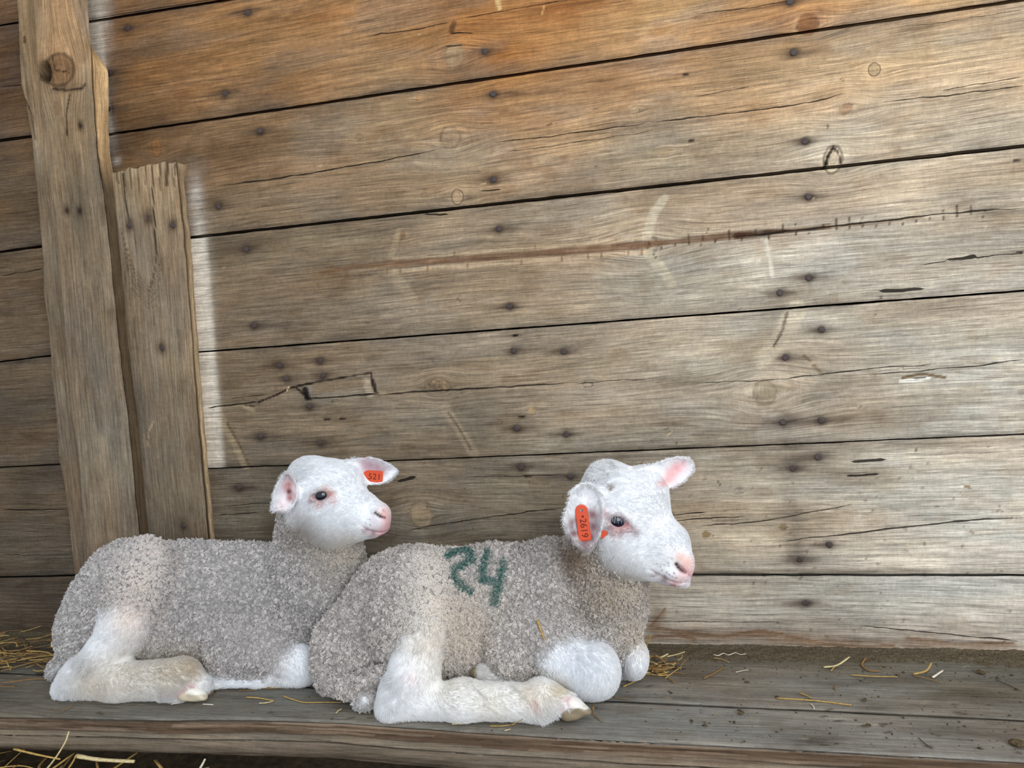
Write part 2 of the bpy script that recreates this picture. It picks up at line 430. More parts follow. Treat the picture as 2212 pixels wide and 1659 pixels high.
# pale branch scars
streak([(1722,664),(1692,720),(1648,775)], 46, (186,172,148), 0.6)
streak([(962,882),(992,930),(1024,980)], 30, (166,148,122), 0.6)
streak([(1436,428),(1412,462),(1396,512)], 24, (196,182,158), 0.6)
streak([(842,586),(866,612),(892,648)], 26, (170,150,122), 0.55)
streak([(1400,548),(1436,586),(1450,612)], 26, (190,176,150), 0.5)
streak([(476,900),(505,950),(530,1005)], 20, (165,146,116), 0.6)
streak([(860,500),(850,540),(838,570)], 14, (170,148,118), 0.6)
streak([(1655,520),(1663,560),(1668,596)], 7, (212,202,184), 0.8)
streak([(1655,780),(1640,790)], 20, (190,176,152), 0.5)
crack([(1698,680),(1690,720),(1668,752)], 2)
for a_ in ([(1700,676),(1690,712),(1672,748)], [(968,890),(992,926),(1018,972)], [(492,915),(520,965),(536,1003)]):
    streak(a_, 7, (74,56,40), 0.6)
# pith streak of the split plank
streak([(690,590),(760,577),(840,571)], 10, (118,88,62), 0.75)
streak([(836,570),(1000,560),(1200,545),(1400,528)], 17, (128,98,74), 0.9)
streak([(1396,528),(1500,517),(1620,505)], 15, (120,90,66), 0.85)
streak([(1590,510),(1680,500),(1790,490)], 13, (72,46,28), 0.9)
streak([(1700,496),(1850,486),(1990,470)], 9, (150,128,104), 0.7)
streak([(850,558),(1200,532),(1400,513)], 7, (178,156,126), 0.5)
streak([(850,586),(1200,560),(1400,543)], 9, (184,160,130), 0.6)
crack([(1585,513),(1680,501),(1790,490),(1900,478),(2000,466),(2100,456),(2212,449)], 3.5, 3)
for i_ in range(26):
    x_ = 1400 + i_ * 29; y_ = np.interp(x_, [1400,1600,1790,2000,2212], [528,509,490,466,449])
    streak([(x_, y_ - 9 - (i_ * 7) % 9), (x_ + 2, y_), (x_ - 1, y_ + 8 + (i_ * 5) % 8)], 2.6, (70,48,32), 0.8)
for i_ in range(24):
    x_ = 720 + i_ * 29; y_ = np.interp(x_, [690,840,1200,1400], [590,571,545,528]) + (15 if i_ % 3 else -14)
    streak([(x_, y_ - 5), (x_, y_ + 5)], 3, (132,96,66), 0.7)
# cracks
crack([(480,402),(650,378),(800,352),(955,322)], 3.2, 2.5)
crack([(1066,309),(1250,287),(1400,266)], 1.6, 2.6); crack([(1080,331),(1300,300),(1420,281)], 1.2)
crack([(1400,266),(1600,243),(1750,222),(1830,200)], 3, 2.2); crack([(1900,222),(2060,205),(2212,184)], 1.6, 2.4)
crack([(2030,196),(2212,165)], 1.5)
crack([(446,881),(530,871),(560,868)], 3.5, 3.0); crack([(668,861),(740,856),(820,851)], 4.5, 4.0)
crack([(818,852),(950,843),(1100,835),(1250,826)], 3.2, 2.5); crack([(1240,828),(1400,819)], 1.4)
crack([(1500,829),(1600,824),(1690,820)], 1.6); crack([(1680,820),(1800,804),(1920,794),(2030,786)], 2.2, 1.5)
crack([(1870,812),(1990,801),(2100,791),(2212,777)], 1.5, 2.5)
crack([(1510,1137),(1640,1126),(1740,1110),(1845,1089)], 2.2, 2.0)
crack([(1660,1173),(1780,1160),(1900,1145),(2100,1122),(2212,1119)], 2.0, 3.6)
crack([(1445,1113),(1525,1108)], 2); crack([(1447,1126),(1610,1115)], 2)
crack([(1898,629),(1945,627),(1998,624)], 6.5, 5); crack([(1985,573),(2070,562),(2212,544)], 2.5, 2.0); crack([(2044,562),(2112,553)], 7)
crack([(1838,997),(1915,993)], 4.5); crack([(1828,1028),(1900,1024)], 3.5)
crack([(1850,1352),(1960,1360),(2212,1387)], 1.6, 2.4)
crack([(858,1040),(898,1030)], 6); crack([(1005,1030),(1120,1029),(1225,1026)], 1.6)
crack([(872,1147),(1000,1125),(1140,1106),(1218,1098)], 1.8, 2.2)
crack([(500,860),(575,853)], 1.2); crack([(970,72),(1022,70)], 3); crack([(800,77),(900,62),(975,47)], 2); crack([(1000,38),(1130,16),(1230,0)], 1.6)
crack([(960,100),(1000,98)], 2); crack([(1038,412),(1082,410)], 2.5); crack([(1600,240),(1720,230),(1770,212)], 1.2)
crack([(1500,210),(1620,188)], 1.6); crack([(916,462),(968,464)], 4.5); crack([(1380,1060),(1480,1050)], 1.2)
crack([(0,1101),(70,1102),(146,1100)], 3); crack([(0,1200),(155,1199)], 1.2); crack([(0,188),(50,182)], 2.5); crack([(0,596),(90,581)], 2.6)
crack([(480,1093),(700,1080)], 1.5); crack([(470,1112),(560,1108)], 2); crack([(1500,30),(1620,16),(1710,2)], 1.6)
crack([(1960,60),(2212,20)], 0.9); crack([(1300,1340),(1700,1345)], 1.0)
# broken patch with a splintered rectangle
for a_ in ([(627,838),(660,830),(725,818),(803,805)], [(803,805),(806,836),(819,853)], [(560,868),(600,852),(627,838)], [(640,838),(655,850),(672,862)]):
    streak(a_, 5, (38,27,18), 0.95)
streak([(660,842),(664,858)], 14, (18,12,8), 0.95); streak([(806,822),(812,846)], 11, (28,20,14), 0.95)
streak([(790,824),(800,850)], 22, (176,158,136), 0.6); streak([(690,838),(780,826)], 26, (140,112,80), 0.5)
streak([(528,878),(548,886)], 9, (170,150,120), 0.8); streak([(526,874),(550,878)], 4, (40,28,18), 0.9)
streak([(1946,822),(1975,822),(2005,816)], 10, (225,220,208), 0.95); streak([(1950,816),(1990,807),(2040,815)], 9, (120,98,70), 0.9)
streak([(1975,818),(1996,816)], 6, (40,32,26), 0.9)
streak([(1736,768),(1750,780)], 6, (120,98,72), 0.8); streak([(1758,790),(1776,808)], 8, (118,96,70), 0.7)
streak([(1783,358),(1788,338),(1800,318)], 8, (22,14,9), 0.95); streak([(1800,318),(1811,330),(1815,352)], 5, (30,20,12), 0.95)
streak([(1075,0),(1078,18)], 9, (205,172,120), 0.9); streak([(1170,30),(1176,12)], 4, (205,165,105), 0.7)
streak([(980,50),(975,66)], 14, (70,46,30), 0.7)
streak([(1500,38),(1620,20),(1700,4)], 9, (110,76,54), 0.5)
# brown stains, painted shade behind the left lamb's neck, whitewashed strips beside the uprights
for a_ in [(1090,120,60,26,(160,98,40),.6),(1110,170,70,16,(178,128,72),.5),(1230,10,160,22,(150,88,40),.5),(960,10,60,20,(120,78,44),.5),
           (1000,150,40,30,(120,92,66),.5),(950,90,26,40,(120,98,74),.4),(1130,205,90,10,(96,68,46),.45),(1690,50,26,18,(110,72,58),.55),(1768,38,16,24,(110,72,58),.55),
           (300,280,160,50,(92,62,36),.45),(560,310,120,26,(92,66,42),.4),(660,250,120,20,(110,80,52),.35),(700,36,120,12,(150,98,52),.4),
           (1600,960,180,14,(130,108,84),.4),(1700,1000,130,22,(124,104,82),.42),(1860,1040,90,16,(140,116,90),.4),(1860,905,120,26,(134,110,84),.45),
           (1640,1370,120,8,(112,82,60),.7),(1840,1385,90,7,(110,80,58),.7),(1700,1385,60,8,(108,80,58),.6),(1420,1340,16,30,(120,90,66),.6),
           (1480,1366,70,9,(110,82,60),.6),(2000,1395,160,10,(120,98,76),.4),(1742,1135,50,36,(140,120,94),.4),(1860,600,140,20,(150,126,100),.3),
           (1640,1235,200,6,(120,104,84),.4),(1900,1235,200,6,(116,100,80),.45),(1660,690,40,10,(140,120,92),.3),(1980,660,120,14,(160,138,110),.3),
           (1300,1010,160,16,(116,98,76),.35),(2000,960,240,8,(120,104,84),.4),(600,1140,60,30,(70,58,42),.35),(2150,60,60,30,(170,140,108),.3),
           (1450,400,50,12,(140,120,98),.5),(1250,420,160,7,(130,108,84),.4),(1560,400,120,8,(140,118,94),.4)]:
    stain(*a_)
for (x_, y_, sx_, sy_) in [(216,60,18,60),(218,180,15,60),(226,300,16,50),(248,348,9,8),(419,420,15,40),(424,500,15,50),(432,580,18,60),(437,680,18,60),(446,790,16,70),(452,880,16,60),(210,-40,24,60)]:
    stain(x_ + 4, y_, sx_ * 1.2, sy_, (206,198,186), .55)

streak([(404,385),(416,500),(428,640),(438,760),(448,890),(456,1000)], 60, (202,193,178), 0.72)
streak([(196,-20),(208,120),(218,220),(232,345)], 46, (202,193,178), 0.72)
NAILS = [(1046,111),(1065,203),(1065,388),(1077,494),(1100,662),(1109,757),(1218,759),(1117,925),(1223,938),(1125,1009),(1232,1030),
         (1714,113),(1738,305),(1747,425),(1748,600),(1685,632),(1774,712),(1697,772),(1692,912),(1774,908),(1767,987),(1713,1012),
         (1791,1177),(1727,1209),(1740,1302),(1706,3),(531,538),(549,703),(561,283),(563,942),(691,957),(692,780),(604,790),(618,818),
         (697,811),(516,1053),(485,202),(472,445),(534,27),(274,60),(235,158),(234,235),(668,878)]
for i_, (x_, y_) in enumerate(NAILS):
    stain(x_, y_, 34, 8, (78, 62, 50), 0.62); stain(x_ + 1, y_ + 1, 11, 10, (30, 22, 18), 0.9); stain(x_ + (18 if i_ % 2 else -18), y_ + 1, 46, 6, (92, 74, 58), 0.45)
for (x_, y_) in [(1494,304),(1482,161),(2197,347),(2204,545),(1113,725),(1127,900),(1140,1030),(708,906),(740,905)]:
    streak([(x_ - 5, y_), (x_ + 5, y_)], 6, (36, 26, 18), 0.9); stain(x_, y_, 40, 5, (90, 72, 54), 0.4)
stain(1700,912,50,18,(70,66,64),.5); stain(1720,1000,36,22,(88,80,72),.45); stain(1734,1206,40,18,(96,88,78),.5)
rr = random.Random(5)
for i_ in range(70):       # small dents, splinters and droppings
    x_, y_ = rr.uniform(480, 2200), rr.uniform(20, 1395); l_ = rr.uniform(4, 12); a_ = rr.uniform(-1.2, 1.2)
    streak([(x_, y_), (x_ + l_ * math.cos(a_), y_ + l_ * math.sin(a_))], rr.uniform(2, 4.5), rr.choice([(62,46,32),(84,62,40),(196,172,136),(120,92,58)]), 0.7)

for i_ in range(150):      # flecks and dried splashes, mostly low on the right
    x_, y_ = 500 + 1700 * rr.random() ** .7, 1000 + 390 * rr.random(); l_ = rr.uniform(2, 7); a_ = rr.uniform(-1.5, 1.5)
    streak([(x_, y_), (x_ + l_ * math.cos(a_), y_ + l_ * math.sin(a_))], rr.uniform(2.5, 5), rr.choice([(120,88,56),(104,76,48),(92,70,48),(130,100,70)]), .6)
for pts_ in ([(1400,1352),(1480,1366),(1560,1375),(1640,1362),(1690,1370)], [(1700,1374),(1790,1392),(1860,1396),(1930,1394)], [(1395,1376),(1470,1372),(1500,1380)], [(1405,1352),(1425,1330),(1436,1316)], [(1960,1378),(2060,1390),(2190,1388)]):
    streak(pts_, 7, (118, 86, 60), .75); streak([(x, y + 6) for x, y in pts_], 14, (150, 122, 96), .4)
for a_ in [(1712,1110,26,60,(112,102,92),.55),(1722,1190,22,40,(104,94,84),.5),(1712,960,40,14,(104,92,80),.5),(1500,1110,160,30,(150,128,98),.4),(620,1330,90,30,(90,78,62),.5),(1830,1020,120,14,(126,106,82),.5),(2000,1170,80,10,(150,134,110),.35)]:
    stain(*a_)

wall = bpy.data.objects.new('wall_back', None); COL.objects.link(wall); wall['kind'] = 'structure'
wall['label'] = 'weathered horizontal plank wall of the barn'
DARK = plain('dark_gap', (0.012, 0.009, 0.007), 0.95, 0.0)
def box(name, x0, x1, y0, y1, z0, z1, mat, parent=None):
    v = [(x, y, z) for x in (x0, x1) for y in (y0, y1) for z in (z0, z1)]
    q = [(0,1,3,2),(4,6,7,5),(0,4,5,1),(2,3,7,6),(0,2,6,4),(1,5,7,3)]
    return mesh_np(name, v, q, mat=mat, parent=parent, smooth=False)
box('backing', -2.6, 1.5, 0.027, 0.05, -0.12, 1.42, DARK, wall)

NAIL_MAT = plain('rusty_nail', lin((70, 58, 56)), 0.6, 0.35, 0.35, 700)
def nail_mesh(r, seed):
    rg = np.random.RandomState(seed); n = 12; prof = [(1.0, -0.004), (1.0, 0.0001), (0.92, 0.0007), (0.5, 0.0008)]
    V = []; Q = []
    for (f, o_) in prof:
        for i in range(n):
            a = 2 * math.pi * i / n; rr_ = r * f * (1 + 0.06 * math.sin(3 * a + seed))
            V.append((rr_ * math.cos(a), -o_ + 0.0003 * math.sin(2 * a + seed), rr_ * math.sin(a)))
    V.append((0, -0.0007, 0)); T = []
    for k in range(len(prof) - 1):
        for i in range(n): Q.append((k*n+i, k*n+(i+1)%n, (k+1)*n+(i+1)%n, (k+1)*n+i))
    for i in range(n): T.append(((len(prof)-1)*n+i, (len(prof)-1)*n+(i+1)%n, len(V)-1))
    o = mesh_np('nail', V, Q, T, NAIL_MAT); return o
NP = [nail_mesh(0.0051, s_) for s_ in (1, 2, 3)]
nail_used = [False] * 3
def put_nail(p, parent, scale=1.0, i=0):
    if not nail_used[i % 3]: o = NP[i % 3]; nail_used[i % 3] = True
    else: o = NP[i % 3].copy(); COL.objects.link(o)
    o.location = tuple(p); o.scale = (scale,) * 3; o.rotation_euler = (random.Random(i).uniform(-.12, .12), i * 1.1, random.Random(i + 9).uniform(-.15, .15))
    o.parent = parent
    return o

def line_fun(p, q):
    (x0, z0), (x1, z1) = W(*p), W(*q)
    return lambda X: z0 + (z1 - z0) / (x1 - x0) * (X - x0)
flat = lambda z: (lambda X: np.asarray(X) * 0 + z)
RS = [flat(-0.06), line_fun((1500,1241.5), (2212,1243)), line_fun((460,1012), (2212,938)), line_fun((435,760), (2212,628)),
      line_fun((415,512), (2212,315)), line_fun((232,290), (2200,0)), line_fun((195,45), (480,0)), flat(1.36)]
LS = [flat(-0.06), line_fun((0,1248), (159,1244)), line_fun((0,1010), (128,1004)), line_fun((0,781), (108,768)), line_fun((0,543), (90,531)),
      line_fun((0,302), (68,293)), line_fun((0,53), (41,46)), flat(1.36)]
GAP = [0, .0034, .0026, .0030, .0050, .0052, .0040, 0]
PLANKS = []
def wall_planks(seams, x0, x1, nx, seed0, yoff, pre=(), post_=()):
    U = np.concatenate([np.array(pre), np.linspace(x0, x1, nx), np.array(post_)]); x0, x1 = U[0], U[-1]
    for i in range(len(seams) - 1):
        lo = seams[i](U) + GAP[i] / 2; hi = seams[i + 1](U) - GAP[i + 1] / 2
        zl, zh = float(lo.min()) - .03, float(hi.max()) + .03
        p = Paint.__new__(Paint); p.c, p.v, p.p, p.soft = WALL.c, WALL.v, WALL.p, WALL.soft
        inx = lambda x, z, m=0.05: zl - 0.02 < z < zh + 0.02 and x0 - m < x < x1 + m
        p.dents = []
        p.knots = [k for k in WALL.knots if inx(k[0], k[1])]
        mid = lambda P: (np.mean([q[0] for q in P]), np.mean([q[1] for q in P]))
        p.cracks = [c for c in WALL.cracks if inx(*mid(c[0]), 0.3)]
        p.stains = [k for k in WALL.stains if inx(k[0], k[1], .2)]
        p.streaks = [c for c in WALL.streaks if inx(*mid(c[0]), 0.3)]
        yo = yoff[i % len(yoff)]
        mf = lambda a, b, o, yo=yo: np.stack([a, yo - o, b], -1)
        nb = max(16, int((zh - zl - .06) / 0.0022))
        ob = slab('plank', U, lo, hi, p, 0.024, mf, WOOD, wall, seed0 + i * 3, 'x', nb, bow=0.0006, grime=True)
        PLANKS.append((ob, x0, x1, seams[i], seams[i + 1], yo))
wall_planks(RS, -1.06, 0.72, 600, 11, [0, .0012, -.0004, .001, 0, .0014, 0], (), np.linspace(.73, 1.5, 60))
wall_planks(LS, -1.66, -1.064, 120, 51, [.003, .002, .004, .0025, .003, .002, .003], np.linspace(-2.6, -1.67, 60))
for i_, (x_, y_) in enumerate(NAILS):
    X_, Z_ = W(x_, y_)
    for (ob, a0, a1, s0, s1, yo) in PLANKS:
        if a0 <= X_ <= a1 and s0(X_) <= Z_ <= s1(X_):
            put_nail((X_, yo - 0.0004, Z_), ob, 1.0 if x_ > 700 else 0.95, i_); break

# ================================================================== UPRIGHT BOARDS
def upright(name, left, right, Y, thick, paint, parent, seed, ztop=None, zbot=0.0, topline=None, nb=44, side_col=None, sidefun=None, nu=420, er=0.0012):
    L = np.array([W(*p, Y) for p in left]); R = np.array([W(*p, Y) for p in right])
    L = L[np.argsort(L[:, 1])]; R = R[np.argsort(R[:, 1])]
    def ext(P, z):
        s = (P[4, 0] - P[0, 0]) / (P[4, 1] - P[0, 1])
        o = np.interp(z, P[:, 1], P[:, 0]); o = np.where(z < P[0, 1], P[0, 0] + s * (z - P[0, 1]), o)
        s2 = (P[-1, 0] - P[-4, 0]) / (P[-1, 1] - P[-4, 1])
        return np.where(z > P[-1, 1], P[-1, 0] + s2 * (z - P[-1, 1]), o)
    zt = ztop if ztop else min(L[-1, 1], R[-1, 1])
    U = np.linspace(zbot, zt, nu)
    def mf(a, b, o):
        a = np.asarray(a, float); b = np.asarray(b, float)
        if topline is not None:
            f = np.clip((a - (zt - 0.06)) / 0.06, 0, 1); a = a + f * topline(b)
        return np.stack([b, Y - o, a], -1)
    return slab(name, U, ext(L, U), ext(R, U), paint, thick, mf, WOOD_UP, parent, seed, 'z', nb, edge_rough=er, skirt_rows=7,
                side_col=side_col, sidefun=sidefun, bow=0.001, relief=1.5)

post = bpy.data.objects.new('upright_post', None); COL.objects.link(post); post.location = (-1.06, 0, 0)
tag(post, 'tall double-board upright post with a big knot hole, nailed to the plank wall', 'post')
YB, YF, YS = -0.026, -0.056, -0.030
def up_ctrl(Y, lst):
    gr = lambda c: tuple(np.array(c) * .84 + .16 * (np.array(c) @ np.array([.36, .54, .10])))
    return [(W(x, y, Y), gr(c)) for x, y, c in lst]
pb = Paint(up_ctrl(YB, [(50,60,(140,108,72)),(60,220,(136,108,76)),(85,420,(128,104,76)),(110,700,(124,102,76)),(140,1000,(128,106,80)),(170,1220,(122,104,84)),(220,300,(206,176,134))]))
pf = Paint(up_ctrl(YF, [(120,20,(176,136,92)),(140,90,(168,128,86)),(180,60,(182,144,100)),(110,260,(132,108,78)),(150,330,(134,110,80)),(170,470,(130,108,82)),(200,650,(132,110,84)),
    (220,850,(128,108,84)),(235,1000,(138,120,96)),(250,1120,(132,114,92)),(215,440,(112,92,68)),(200,300,(165,135,98))]))
m_ = MPP(122, 155, YF)
x_, z_ = W(128, 152, YF); pf.knots.append((x_, z_, 38 * m_, 34 * m_, 0, (126, 92, 60), 1.5))
x_, z_ = W(97, 157, YF); pf.stains.append((x_, z_, 19 * m_, 23 * m_, (26, 16, 10), 1.5)); pf.dents.append((x_, z_, 17 * m_, 24 * m_, .022))
x_, z_ = W(140, 190, YF); pf.stains.append((x_, z_, 40 * m_, 10 * m_, (70, 50, 34), 0.6))
def upstreak(p, Y, pts, wd, rgb, amt): p.streaks.append(([W(*q, Y) for q in pts], wd * 0.0008 / 2, rgb, amt))
upstreak(pf, YF, [(115,192),(150,196),(178,192),(185,182)], 5, (46,30,18), 0.95)
upstreak(pf, YF, [(113,120),(120,152),(150,156)], 3, (56,36,22), 0.9)
upstreak(pf, YF, [(152,205),(144,250),(146,292)], 4, (56,38,24), 0.9)
for q in [(175,272),(173,456),(146,455)]: x_, z_ = W(*q, YF); pf.stains.append((x_, z_, .006, .009, (50, 36, 26), 0.9))
upstreak(pb, YB, [(55,215),(70,250),(76,300)], 4, (70,50,32), 0.8); upstreak(pb, YB, [(53,80),(54,92)], 8, (80,56,36), 0.8)
left_b = [(36,0),(40,60),(45,180),(58,230),(68,300),(75,380),(82,450),(90,545),(92,560),(95,640),(103,700),(108,770),(112,830),(120,900),(128,1000),(140,1060),(150,1130),(155,1200),(163,1260)]
right_f = [(188,0),(190,60),(196,110),(199,200),(208,330),(222,420),(236,540),(245,640),(255,740),(265,830),(275,900),(285,1000),(293,1090),(300,1160)]
left_f = [(72,0),(78,120),(85,180),(95,260),(105,400),(120,520),(130,620),(140,750),(155,900),(165,960),(172,1040),(180,1120),(187,1200),(190,1240)]
right_b = [(x + float(np.interp(y, [0, 150, 330, 420], [-30, -26, -8, -6])), y) for x, y in right_f]
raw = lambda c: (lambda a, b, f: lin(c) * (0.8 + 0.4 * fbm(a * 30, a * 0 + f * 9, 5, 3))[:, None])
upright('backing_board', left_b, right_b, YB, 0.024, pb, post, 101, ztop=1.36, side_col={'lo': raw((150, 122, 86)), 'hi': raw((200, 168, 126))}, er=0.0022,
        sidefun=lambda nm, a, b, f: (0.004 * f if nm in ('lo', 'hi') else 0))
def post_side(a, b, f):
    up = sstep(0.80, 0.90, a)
    c0 = lin((96, 80, 60)); c1 = lin((206, 170, 124))  # darker lower part paints in the shade of the gap beside the short board
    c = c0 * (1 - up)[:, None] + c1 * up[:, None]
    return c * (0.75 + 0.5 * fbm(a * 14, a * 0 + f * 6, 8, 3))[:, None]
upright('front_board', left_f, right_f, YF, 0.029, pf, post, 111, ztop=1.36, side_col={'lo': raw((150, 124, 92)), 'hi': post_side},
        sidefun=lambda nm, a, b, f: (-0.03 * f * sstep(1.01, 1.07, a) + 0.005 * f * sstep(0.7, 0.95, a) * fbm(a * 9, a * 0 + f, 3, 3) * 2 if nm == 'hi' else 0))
short = Paint(up_ctrl(YS, [(310,380,(178,150,112)),(370,400,(170,144,108)),(260,400,(150,122,88)),(300,500,(140,118,90)),(360,560,(136,114,88)),(320,640,(128,106,80)),(340,740,(134,114,90)),
    (390,760,(150,128,98)),(340,850,(122,102,78)),(400,900,(132,112,86)),(360,1000,(124,106,84)),(380,1120,(118,100,78)),(415,1050,(140,120,92)),(290,900,(116,96,74))]))
for q in [(321,470),(280,487),(373,487),(350,752),(397,1137)]: x_, z_ = W(*q, YS); short.stains.append((x_, z_, .009, .013, (60, 44, 32), 0.85))
upstreak(short, YS, [(330,347),(331,420),(336,480),(338,560)], 4, (40,26,16), 0.95); upstreak(short, YS, [(266,372),(270,430),(282,480)], 4, (44,30,18), 0.9)
upstreak(short, YS, [(362,350),(360,400)], 9, (60,42,28), 0.8); upstreak(short, YS, [(338,560),(330,610),(324,628)], 3, (70,50,32), 0.7)
for j_ in range(6): upstreak(short, YS, [(262 + j_ * 4, 500 + j_ * 24), (290 + j_ * 4, 580 + j_ * 14), (322, 622 + j_ * 9), (350 - j_ * 2, 560 + j_ * 20)], 2, (92, 70, 48), 0.6)
for j_ in range(9): upstreak(short, YS, [(250 + j_ * 16, 360 - j_), (256 + j_ * 15, 392 + (j_ * 7) % 22)], 4, (92, 66, 40), 0.7)
upstreak(short, YS, [(333,910),(322,930),(318,966)], 4, (186,164,128), 0.7)
left_s = [(235,372),(240,430),(252,490),(258,560),(262,640),(268,720),(272,800),(280,860),(285,950),(292,1050),(300,1120),(303,1160)]
right_s = [(391,345),(392,400),(396,480),(401,560),(406,640),(412,720),(418,800),(425,900),(433,1000),(440,1080),(446,1160)]
right_s = [(x + float(np.interp(y, [345, 500, 1160], [-12, -1, 3])), y) for x, y in right_s]
xl_, zl_ = W(236, 370, YS); xr_, zr_ = W(380, 345, YS)
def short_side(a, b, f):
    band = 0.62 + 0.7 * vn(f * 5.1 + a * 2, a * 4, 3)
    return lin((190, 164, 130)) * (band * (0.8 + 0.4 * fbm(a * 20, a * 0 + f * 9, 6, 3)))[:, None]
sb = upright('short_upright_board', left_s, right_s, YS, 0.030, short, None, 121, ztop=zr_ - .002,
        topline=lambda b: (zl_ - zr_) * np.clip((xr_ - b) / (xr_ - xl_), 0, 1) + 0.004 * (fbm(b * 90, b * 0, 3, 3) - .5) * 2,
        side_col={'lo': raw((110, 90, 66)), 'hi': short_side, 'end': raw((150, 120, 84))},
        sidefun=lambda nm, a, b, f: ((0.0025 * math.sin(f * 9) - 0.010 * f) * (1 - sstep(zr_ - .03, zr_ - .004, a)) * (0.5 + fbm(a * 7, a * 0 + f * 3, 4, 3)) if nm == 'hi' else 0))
tag(sb, 'short rough-sawn upright board with a splintered top beside the taller post', 'board')
for i_, q in enumerate([(321,470),(280,487),(373,487),(350,752),(397,1137)]):
    p_ = onY(*q, YS - .0012); put_nail(p_, sb, 0.9, 100 + i_)

# ================================================================== PLATFORM
plat = bpy.data.objects.new('wooden_platform', None); COL.objects.link(plat); plat.location = (-0.4, -0.15, 0)
tag(plat, 'low grey plank platform running along the wall under the lambs', 'platform')
FL = lambda x, y: tuple(onZ(x, y)[:2])
pp = Paint([(FL(x, y), tuple(np.array(c) * .6 + .4 * np.mean(c) + 5)) for x, y, c in [(60,1440,(104,94,76)),(300,1530,(108,99,83)),(60,1520,(100,92,76)),(600,1525,(110,102,86)),(900,1570,(110,103,88)),(1400,1480,(124,114,98)),(1350,1540,(122,115,102)),
    (1600,1540,(126,118,105)),(1600,1470,(116,106,88)),(1900,1500,(118,110,96)),(2150,1480,(100,90,72)),(1900,1560,(120,112,98)),(2150,1580,(116,106,92)),(1700,1600,(120,110,96)),(2000,1640,(124,116,104)),
    (1450,1440,(104,93,73)),(1800,1425,(98,87,66)),(2150,1430,(96,85,66)),(1700,1405,(92,80,60))]], soft=0.03)
def pst(px, py, sx, sy, rgb, amt):
    x, z = FL(px, py); m = float((onZ(px, py) - CAMP) @ CZ) / F_PX; pp.stains.append((x, z, sx * m, sy * m * 1.9, rgb, amt))
for a_ in [(1500,1510,160,5,(70,62,50),.5),(1700,1520,120,6,(150,140,124),.4),(1900,1420,220,14,(84,73,54),.6),(1600,1420,160,12,(80,70,52),.6),(2050,1580,90,14,(92,80,60),.5),(1760,1600,50,9,(74,62,46),.6),
           (1900,1530,40,8,(80,70,54),.5),(2000,1525,50,8,(84,72,54),.5),(1960,1470,60,10,(84,72,54),.5),(60,1400,140,16,(66,56,38),.7),(1560,1560,120,12,(140,130,114),.35),(2100,1500,100,16,(84,74,56),.55)]: pst(*a_)
rr = random.Random(8)
for i_ in range(90):
    x_, y_ = rr.uniform(0, 2200), rr.uniform(1430, 1640); l_ = rr.uniform(4, 16); a_ = rr.uniform(-.5, .5)
    P_ = [FL(x_, y_), FL(x_ + l_ * math.cos(a_), y_ + l_ * math.sin(a_))]
    pp.streaks.append((P_, rr.uniform(.0015, .0035), rr.choice([(60,52,40),(66,58,44),(150,138,116),(84,70,50)]), .7))
ex = np.array([FL(x, y) for x, y in [(-60,1545),(0,1546),(180,1549),(370,1552),(560,1553),(740,1557),(900,1570),(1040,1580),(1200,1588),(1400,1600),(1650,1611),(1800,1620),(1950,1629),(2212,1642)]])
U = np.concatenate([np.linspace(-2.6, -1.67, 70), np.linspace(-1.66, 0.72, 460), np.linspace(.73, 1.5, 60)])
front = np.interp(U, ex[:, 0], ex[:, 1])
sx = np.array([FL(x, y) for x, y in [(1328,1513),(1500,1523),(1750,1534),(2000,1546),(2212,1554)]])
seam = np.polyval(np.polyfit(sx[:, 0], sx[:, 1], 1), U)
print('platform seam', seam.min(), seam.max(), 'front', front.min(), front.max())
mfp = lambda a, b, o: np.stack([a, b, o + 0 * a], -1)
fr_c = lambda a, b, f: (lin((98, 80, 64)) * (0.55 + 0.9 * fbm(a * 10, a * 0 + f * 7, 4, 4))[:, None] * (1 - .25 * f) + lin((150, 138, 122)) * 0.22 * (fbm(a * 6, a * 0 + f * 11, 14, 3) > .56)[:, None])
fr_s = lambda nm, a, b, f: (0.010 * (fbm(a * 8, a * 0 + f * 8, 24, 4) - .42) - 0.003 * f if nm == 'lo' else 0)
slab('plank', U, front, seam - .0006, pp, 0.019, mfp, WOOD_FLOOR, plat, 201, 'x', 70, skirt_rows=9, side_col={'lo': fr_c}, sidefun=fr_s, relief=1.2, round_r=.003)
slab('plank', U, seam + .0006, U * 0 - 0.0005, pp, 0.019, mfp, WOOD_FLOOR, plat, 207, 'x', 70, relief=1.2, round_r=.001)
lo_c = lambda a, b, f: lin((104, 92, 78)) * (0.55 + 0.9 * fbm(a * 9, a * 0 + f * 6, 34, 4))[:, None] * (1.05 - .3 * f)
lo_s = lambda nm, a, b, f: (0.009 * (fbm(a * 7, a * 0 + f * 6, 44, 4) - .4) + 0.006 * math.sin(f * 3.1) if nm == 'lo' else 0)
pl = Paint([((-1.2, -.3), (112, 100, 84)), ((-.5, -.3), (116, 104, 88)), ((0, -.3), (120, 106, 90)), ((.5, -.3), (118, 106, 92))])
slab('lower_beam', U, front - .006 + .002 * np.sin(U * 5), front + .07, pl, 0.021, lambda a, b, o: np.stack([a, b, o - .0215], -1), WOOD_FLOOR, plat, 213, 'x', 14,
     skirt_rows=9, side_col={'lo': lo_c}, sidefun=lo_s, round_r=.005, relief=2)
box('joist', -1.6, -1.52, -.22, 0, -.2, -.046, DARK, plat); box('joist', -0.35, -0.27, -.22, 0, -.2, -.046, DARK, plat); box('joist', 0.55, 0.63, -.22, 0, -.2, -.046, DARK, plat)
